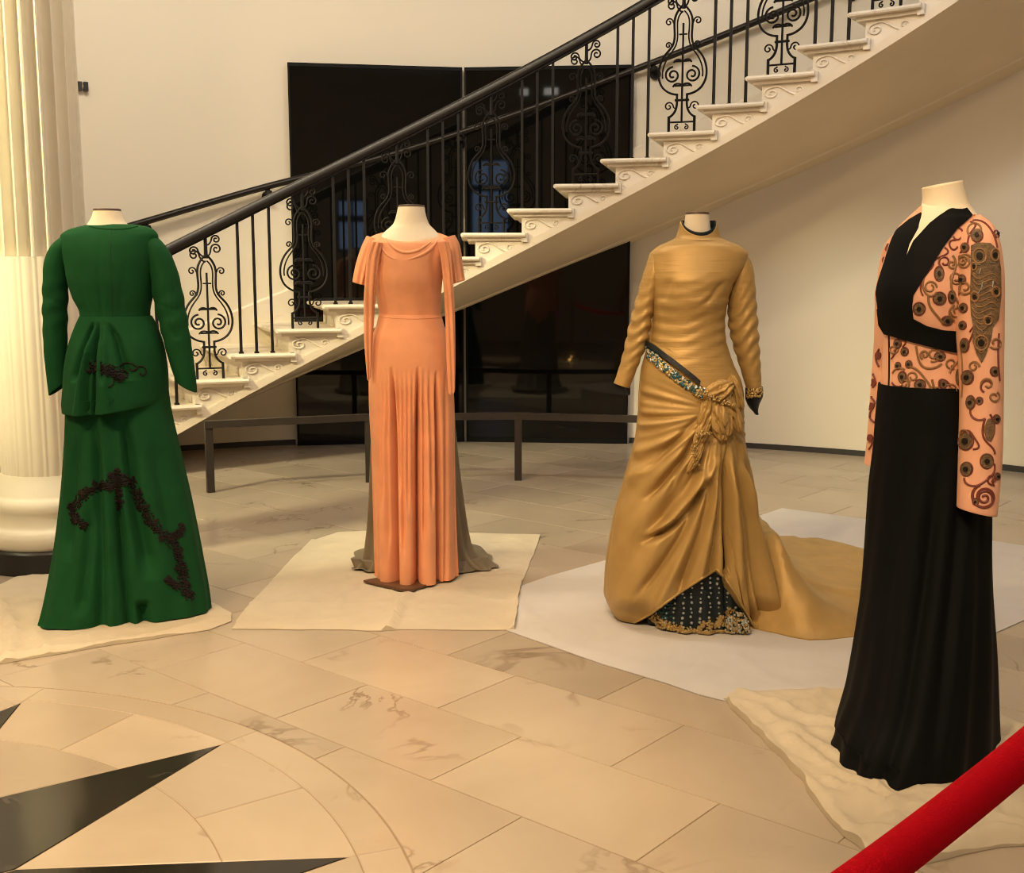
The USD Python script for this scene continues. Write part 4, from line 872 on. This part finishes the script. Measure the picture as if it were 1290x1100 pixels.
lap_l = [(1161, 269), (1146, 278), (1130, 291), (1121, 310), (1111, 340), (1104.5, 366), (1108, 392), (1110, 410), (1128, 405), (1142, 372), (1140, 334), (1147, 308), (1158, 288)]
part('lapel', patch(kb, lap_l, .005), 'black_crepe', bk, 30, label='narrow black lapel on the far side')
part('closure', cord(kb, [(1120, 423), (1120.5, 455), (1119.5, 494)], .003, .0), 'dark_bead', bk, 40)
kslR = Loft([Pr(1203, 288, 1232, 270, YB_ - .07, .05), Pr(1204, 305, 1249, 285, YB_ - .10, .065), Pr(1205, 330, 1258, 312, YB_ - .12, .07), Pr(1205.5, 365, 1262, 350, YB_ - .13, .072), Pr(1206.5, 417, 1262, 415, YB_ - .14, .07), Pr(1209.5, 455, 1261.5, 455, YB_ - .145, .066), Pr(1211, 500, 1261.5, 500, YB_ - .15, .062), Pr(1209.5, 560, 1261, 562, YB_ - .16, .058), Pr(1207, 639, 1254, 648, YB_ - .17, .055)], 170, 90)
part('sleeve', kslR.mesh(), 'peach_crepe', bk, 40, label='near peach sleeve with peacock feather embroidery')
kslL = Loft([Pr(1128, 296, 1152, 286, YB_ + .05, .055), Pr(1116, 312, 1142, 304, YB_ + .09, .06), Pr(1110, 335, 1134, 334, YB_ + .12, .06), Pr(1105, 380, 1129, 380, YB_ + .14, .056), Pr(1103, 430, 1123, 430, YB_ + .15, .05), Pr(1098.5, 490, 1117, 490, YB_ + .155, .046), Pr(1094, 550, 1111, 552, YB_ + .16, .042), Pr(1090, 584, 1107, 590, YB_ + .16, .04)], 110, 60)
part('sleeve', kslL.mesh(), 'peach_crepe', bk, 40, label='far peach sleeve showing past the skirt')
# embroidery: raised cords, padded eyes and feather panels
red, brown, olive, eyes, whites = [], [], [], [], []
def spx(x, y, r, turns=1.5, st=0, hand=1, n=22):
    q = spiral(r, turns, n, st, hand); return [(x + a, y + b) for a, b in q]
S = kslR
for pts in [[(1223, 280), (1229, 283), (1222, 295), (1219, 308), (1210, 318)], [(1226, 278), (1240, 281), (1250, 293), (1256, 312)], [(1222, 418), (1228, 411), (1224, 425), (1216, 440)],
            [(1223, 516), (1225, 525), (1232, 529), (1241, 527)], [(1240, 494), (1236, 486), (1241, 480), (1249, 484)], [(1241, 527), (1238, 540), (1240, 553), (1248, 562), (1253, 572)], [(1247, 522), (1252, 534), (1251, 548), (1247, 556)],
            [(1215, 602), (1219, 610), (1229, 612), (1241, 606), (1251, 596), (1252, 584)], [(1212, 548), (1221, 543), (1228, 552), (1233, 563), (1226, 566)], [(1255, 598), (1250, 605), (1252, 612)], [(1258, 420), (1257, 450), (1259, 480)]]:
    red.append(cord(S, pts, .0026))
def sp2(x, y, ra, rb_, turns, st=0, hand=1, n=40, sx=1.0):
    t = np.linspace(0, 1, n); a = st + hand * t * turns * 2 * np.pi; r = ra + (rb_ - ra) * t
    return [(x + sx * p * math.cos(q), y + p * math.sin(q)) for p, q in zip(r, a)]
red.append(cord(S, sp2(1240, 626, 16, 8, 1.25, -1.9, -1, 46), .0036)); red.append(cord(S, sp2(1240, 627, 10, 2, 1.5, .4, -1, 40), .0032)); red.append(cord(S, sp2(1250, 604, 7, 2, 1.1, 1.5, 1, 26), .0028))
for q_ in [sp2(1246, 541, 8, 7.5, .8, -1.2, 1, 26, .7), sp2(1216, 548, 9, 3, 1.2, 1, 1, 30), sp2(1244, 484, 8, 3, .9, 3.1, 1, 24), sp2(1228, 290, 9, 8, .7, 2.2, 1, 22), sp2(1216, 330, 10, 3, 1.4, -.5, -1, 34), sp2(1216, 362, 9, 3, 1.2, .8, 1, 30), sp2(1254, 432, 8, 3, 1.0, 2.5, -1, 26), sp2(1252, 500, 7, 3, 1.1, -1, 1, 26), sp2(1227, 462, 7, 2, 1.2, 0, -1, 26)]:
    (red if len(red) % 2 else brown).append(cord(S, q_, .0028))
for x, y, r in [(1231, 297, 7), (1215.5, 435, 5.5), (1219, 475.5, 7.5), (1217, 556, 9.5), (1243, 581, 8), (1218, 591, 7.5), (1223, 507, 5.5), (1252.5, 468, 5), (1255, 528, 4.5), (1255, 295, 4), (1212, 352, 5), (1216, 312, 5), (1214, 388, 5), (1213, 410, 4.5), (1234, 505, 4), (1229, 632, 3.5), (1256, 600, 3.5)]:
    olive.append(patch(S, ellipse(x, y, r * .85, r * (1.45 if r == 5.5 else 1.1)), .0035, 2)); red.append(cord(S, ellipse(x, y, r, r * (1.55 if r == 5.5 else 1.15), 0, 16) + [(x + r, y)], .0018))
    eyes.append(patch(S, ellipse(x, y, r * .36, r * .42, 0, 10), .0065, 1.5))
olive.append(patch(S, ellipse(1246, 541, 5.5, 14, .05), .0035, 2))
feather = [(1224, 310), (1232, 306), (1247, 307), (1256, 316), (1259.5, 340), (1260, 372), (1257, 402), (1250, 412), (1248, 428), (1242, 446), (1237, 457), (1231, 446), (1226, 430), (1227, 412), (1224, 396), (1223, 370), (1224, 340)]
olive.append(patch(S, feather, .004, 2))
for x, y, rx, ry in [(1234.5, 323, 5, 6), (1253, 368, 3, 4), (1244, 404, 3, 3.5), (1236.5, 432, 5, 6), (1252, 322, 3, 5), (1228, 336, 2, 3), (1229, 374, 3, 4)]:
    eyes.append(patch(S, ellipse(x, y, rx * .75, ry * .75, 0, 12), .007, 1.5)); brown.append(cord(S, ellipse(x, y, rx * 1.5, ry * 1.5, 0, 16) + [(x + rx * 1.5, y)], .0024, .005))
for x, y, dx, dy in [(1234, 345, 2, -7), (1233, 370, 5, -10), (1237, 361, 1, -6), (1249, 362, 1, -8), (1236, 415, 2, 3), (1246, 332, 6, -1), (1230, 333, 5, 1)]:
    whites.append(cord(S, [(x, y), (x + dx * .5, y + dy * .5 + .3), (x + dx, y + dy)], .0016, .0055, 5))
for q in range(14):
    yy = 345 + q * 7.2; brown.append(cord(S, [(1226 + (q % 3), yy), (1236, yy + 6), (1246, yy + 1), (1256 - (q % 4), yy + 6)] if yy < 400 else [(1230 + (yy - 400) * .06, yy), (1236.5, yy + 6), (1244 - (yy - 400) * .08, yy)], .0016, .0045))
brown.append(cord(S, [(1210, 322), (1206, 340), (1211, 356), (1208, 372), (1212, 392)], .0028)); brown.append(cord(S, spx(1214, 329, 7, 1.3, 0, -1), .003)); brown.append(cord(S, [(1211, 440), (1213, 470), (1212, 500)], .002))
emb = [(red, 'embroidered_scroll', 'maroon_cord'), (brown, 'embroidered_stem', 'brown_cord'), (olive, 'embroidered_leaf', 'olive_thread'), (eyes, 'embroidered_eye', 'dark_bead'), (whites, 'white_stitch', 'silver_sequin')]
red, brown, olive, eyes = [], [], [], []
S = kb
for x, y, rx, ry in [(1183, 345, 5, 8), (1183.5, 376, 7, 7), (1158, 389, 6.5, 7), (1193, 404, 6, 5), (1199, 374, 4, 7), (1159, 485, 6, 6), (1137, 475, 4.5, 6), (1131, 433, 4, 5), (1140, 443, 4, 4.5), (1184, 449, 6, 5), (1145, 459, 3.5, 4), (1131.5, 461, 3, 4), (1188, 484, 4, 5)]:
    olive.append(patch(S, ellipse(x, y, rx, ry, 0, 14), .0035, 2)); red.append(cord(S, ellipse(x, y, rx * 1.15, ry * 1.15, 0, 16) + [(x + rx * 1.15, y)], .0017)); eyes.append(patch(S, ellipse(x, y, rx * .42, ry * .42, 0, 10), .006, 1.5))
for pts in [[(1197, 288), (1207, 287), (1213, 294), (1207, 302), (1201, 298)], [(1204, 303), (1196, 308), (1199, 314), (1206, 311)], [(1190, 312), (1194, 318), (1184, 324), (1176, 334)], [(1176, 334), (1170, 342), (1164, 350), (1160, 362), (1163, 372)], [(1134, 428), (1141, 431), (1137, 437)], [(1123, 452), (1128, 444), (1127, 432)], [(1184, 490), (1187, 478), (1194, 482), (1193, 494)], [(1124, 482), (1131, 487), (1138, 485)]]:
    red.append(cord(S, pts, .0024))
for q_ in [sp2(1190, 330, 8, 3, 1.1, 2, 1, 26), sp2(1172, 362, 8, 3, 1.2, 0, -1, 28), sp2(1204, 350, 8, 3, 1.2, 1, 1, 28), sp2(1205, 392, 8, 3, 1.1, 3, -1, 28), sp2(1126, 440, 6, 2, 1.2, 0, 1, 24), sp2(1150, 475, 7, 3, 1.2, 2, 1, 26), sp2(1176, 447, 9, 3, 1.3, 2, -1, 30), sp2(1198, 458, 7, 3, 1.1, 1, 1, 26), sp2(1180, 492, 7, 3, 1.1, 4, -1, 26), sp2(1140, 484, 6, 2, 1.2, 1, -1, 24), sp2(1198, 492, 8, 3, 1.2, 4, 1, 26), sp2(1213, 330, 6, 2, 1.2, 0, -1, 24)]:
    (red if len(red) % 2 else brown).append(cord(S, q_, .0026))
for pts in [[(1172, 336), (1165, 348), (1163, 362), (1170, 372), (1180, 368)], [(1170, 372), (1174, 390), (1184, 402), (1188, 408)], [(1200, 322), (1202, 342), (1198, 358), (1202, 372), (1208, 384)], [(1202, 384), (1196, 394), (1202, 404)], [(1154, 436), (1157, 452), (1163, 462), (1174, 464), (1186, 458)], [(1146, 462), (1154, 465), (1162, 473), (1170, 484), (1175, 497)], [(1125, 470), (1131, 464), (1140, 466)], [(1174, 478), (1178, 490), (1186, 500)], [(1196, 470), (1200, 462), (1206, 456)]]:
    brown.append(cord(S, pts, .003))
brown += [cord(S, spx(1165, 447, 6, 1.3, 2, 1), .0028), cord(S, spx(1199, 333, 6, 1.2, 0, 1), .0028)]
olive.append(patch(S, ellipse(1206, 475, 2.5, 10), .0035, 2))
emb += [(red, 'embroidered_scroll', 'maroon_cord'), (brown, 'embroidered_stem', 'brown_cord'), (olive, 'embroidered_leaf', 'olive_thread'), (eyes, 'embroidered_eye', 'dark_bead')]
S = kslL; red2 = []
for pts in [[(1098, 470), (1103, 478), (1100, 488)], [(1096, 500), (1102, 510), (1097, 520), (1102, 532)], [(1094, 548), (1099, 556), (1095, 566)], [(1108, 440), (1104, 452), (1108, 462)]]: red2.append(cord(S, pts, .003))
for x, y in [(1107, 448), (1101, 482), (1098, 512), (1097, 552), (1119, 312), (1116, 328), (1113, 345)]: red2.append(patch(S, ellipse(x, y, 3.5, 5, 0, 10), .004, 2))
emb.append((red2, 'embroidered_scroll', 'maroon_cord'))
for pieces, nm, mt in emb:
    for v_ in pieces: part(nm, v_, mt, bk, 40)
bf_form = dress_form('cream dress form neck and chest in the black gown', [(1163, 240, YB_, 1212, 231, YB_, .055, .055, 0), (1163.5, 247, YB_, 1214, 240, YB_, .056, .056, 0), (1162, 259, YB_, 1219, 256, YB_, .062, .062, 0), (1155, 272, YB_, 1229, 272, YB_, .085, .08, 0)],
           [Rw(1150, 1228, 276, YB_, .085, .08)] + shrink(k_rows, 10, .85)[4:9] + [Rw(1122, 1216, 520, YB_, .10, .1)], YB_, 1180, 230, 'form_cloth')
part('chest', patch(kb, [(1163, 258), (1190, 262), (1206, 262), (1194, 267), (1173, 283), (1154, 303), (1141, 331), (1140.5, 330), (1147, 306), (1158, 286), (1162, 272)], .0045, 2), 'form_cloth', bf_form, 40, label='cream chest showing in the V neck')

# ================================================================== cloths on the floor
def cloth(label, mat_, poly, **kw):
    g = ground(*np.mean(poly, axis=0)); t = thing('floor_cloth', label, 'cloth', (g[0], g[1], .0015), group=None)
    part('sheet', sheet(poly, **kw), mat_, t, 60); return t
cloth('cream muslin cloth under the green gown', 'muslin', [(-60, 748), (0, 738), (22, 727), (62, 719), (110, 716), (180, 730), (240, 748), (272, 762), (291, 774), (290, 784), (262, 795), (200, 805), (120, 817), (40, 830), (-60, 846)], seed=2, wr=.010, freq=3.2, edge=.008, ragged=.012,
      folds=[([(50, 760), (45, 800), (60, 826)], .012, .015), ([(0, 760), (20, 800), (10, 835)], .014, .016), ([(288, 780), (200, 803), (100, 818), (0, 834)], .02, .016)])
cloth('cream muslin cloth with a folded seam under the orange gown', 'muslin', [(291, 793), (310, 768), (345, 730), (392, 682), (425, 671), (480, 669), (560, 671), (625, 673), (681, 674), (672, 700), (660, 730), (655, 745), (652, 768), (649, 794), (600, 795), (545, 794), (505, 794), (480, 796), (440, 794), (360, 794)], seed=5, wr=.006, freq=4.5, edge=.006, ragged=.008,
      folds=[([(512, 750), (500, 770), (488, 796)], .014, .022), ([(455, 728), (430, 755), (425, 765)], .012, .010), ([(656, 735), (650, 760), (649, 794)], .014, .018), ([(392, 682), (345, 735), (300, 785)], .016, .010), ([(300, 762), (420, 763), (500, 762)], .012, .006), ([(560, 720), (610, 730), (650, 728)], .02, .006)])
cloth('large smooth white sheet under the gold gown and its train', 'white_sheet', [(638, 795), (654, 740), (690, 727), (765, 706), (830, 690), (905, 668), (985, 641), (1040, 648), (1091, 655), (1190, 672), (1300, 690), (1400, 700), (1340, 760), (1250, 800), (1150, 850), (1080, 868), (1000, 878), (912, 884), (880, 876), (840, 862), (800, 850), (760, 838), (700, 817)], seed=8, wr=.003, freq=3, edge=.005, zbase=.003, step=.03,
      folds=[([(655, 765), (672, 785), (700, 815)], .012, .008), ([(880, 800), (960, 850), (1010, 872)], .02, .004)])
cloth('rumpled cream muslin cloth under the black gown', 'muslin', [(908, 882), (930, 872), (985, 870), (1066, 868), (1130, 876), (1230, 890), (1330, 930), (1400, 1000), (1380, 1060), (1290, 1066), (1240, 1072), (1170, 1088), (1120, 1090), (1088, 1078), (1060, 1050), (1020, 1000), (985, 955), (945, 915)], seed=12, wr=.020, freq=5.2, edge=.012, ragged=.016, zbase=.007, step=.016,
      folds=[([(918, 888), (960, 930), (1010, 985), (1085, 1072)], .02, .020), ([(930, 876), (1000, 905), (1060, 925)], .018, .012), ([(960, 905), (1040, 950), (1100, 985)], .018, .014), ([(1000, 940), (1060, 985), (1120, 1010)], .016, .016), ([(1040, 990), (1110, 1020), (1180, 1030)], .016, .014), ([(1180, 1082), (1240, 1060), (1300, 1058)], .02, .018), ([(1230, 1010), (1260, 1040), (1290, 1045)], .02, .014)])

# ================================================================== red velvet rope on two posts
r0, r1 = at(1124, 1082, .98), at(1240, 994, 1.06)
hL, hR = np.array([-.62, .50, .93]), None
d = (r1 - r0)[:2]; ur = d / np.linalg.norm(d)
sl_ = (r1[2] - r0[2]) / np.linalg.norm(d)
ss = lambda s: r0[2] + sl_ * s + .18 * s * s
pR = r0[:2] + ur * .62; pL = r0[:2] - ur * 1.15
Sx = np.linspace(-1.15, .62, 70)
zz = np.interp(Sx, [-1.15, .62], [0, 0]) + r0[2] + np.where(Sx > -.05, sl_ * Sx + .10 * Sx ** 2, 0)
a2 = .5 * sl_ / .45
zz = np.where(Sx <= 0, r0[2] + sl_ * Sx + a2 * Sx ** 2, r0[2] + sl_ * Sx + .12 * Sx ** 2)
rope_pts = np.c_[r0[0] + ur[0] * Sx, r0[1] + ur[1] * Sx, zz]
rp = thing('barrier_rope', 'red velvet barrier rope sagging across the lower right corner', 'rope', rope_pts[30])
part('rope', tube(rope_pts, .0205, 18), 'velvet_red', rp, 60)
for i, nm in ((0, 'left'), (-1, 'right')):
    e = rope_pts[i]; dd = rope_pts[i] - rope_pts[1 if i == 0 else -2]; dd /= np.linalg.norm(dd)
    part('end_cap', tube([e - dd * .03, e, e + dd * .03, e + dd * .045], [.022, .022, .02, .008], 16), 'brass', rp, 40)
    c = e + dd * .075
    st_ = thing('stanchion', ['brass stanchion post holding the near end of the red rope', 'brass stanchion post holding the far end of the red rope'][i], 'stanchion', (c[0], c[1], 0), group=None)
    part('base', lathe([(0, .001), (.16, .001), (.165, .01), (.15, .025), (.05, .04), (.03, .06), (0, .06)], 40, (c[0], c[1], 0)), 'brass', st_, 30)
    part('post', tube([(c[0], c[1], .05), (c[0], c[1], e[2] + .04)], .022, 16), 'brass', st_, 40)
    part('finial', lathe([(0, e[2] + .03), (.034, e[2] + .035), (.034, e[2] + .05), (.02, e[2] + .06), (.03, e[2] + .08), (.02, e[2] + .1), (0, e[2] + .105)], 24, (c[0], c[1], 0)), 'brass', st_, 40)
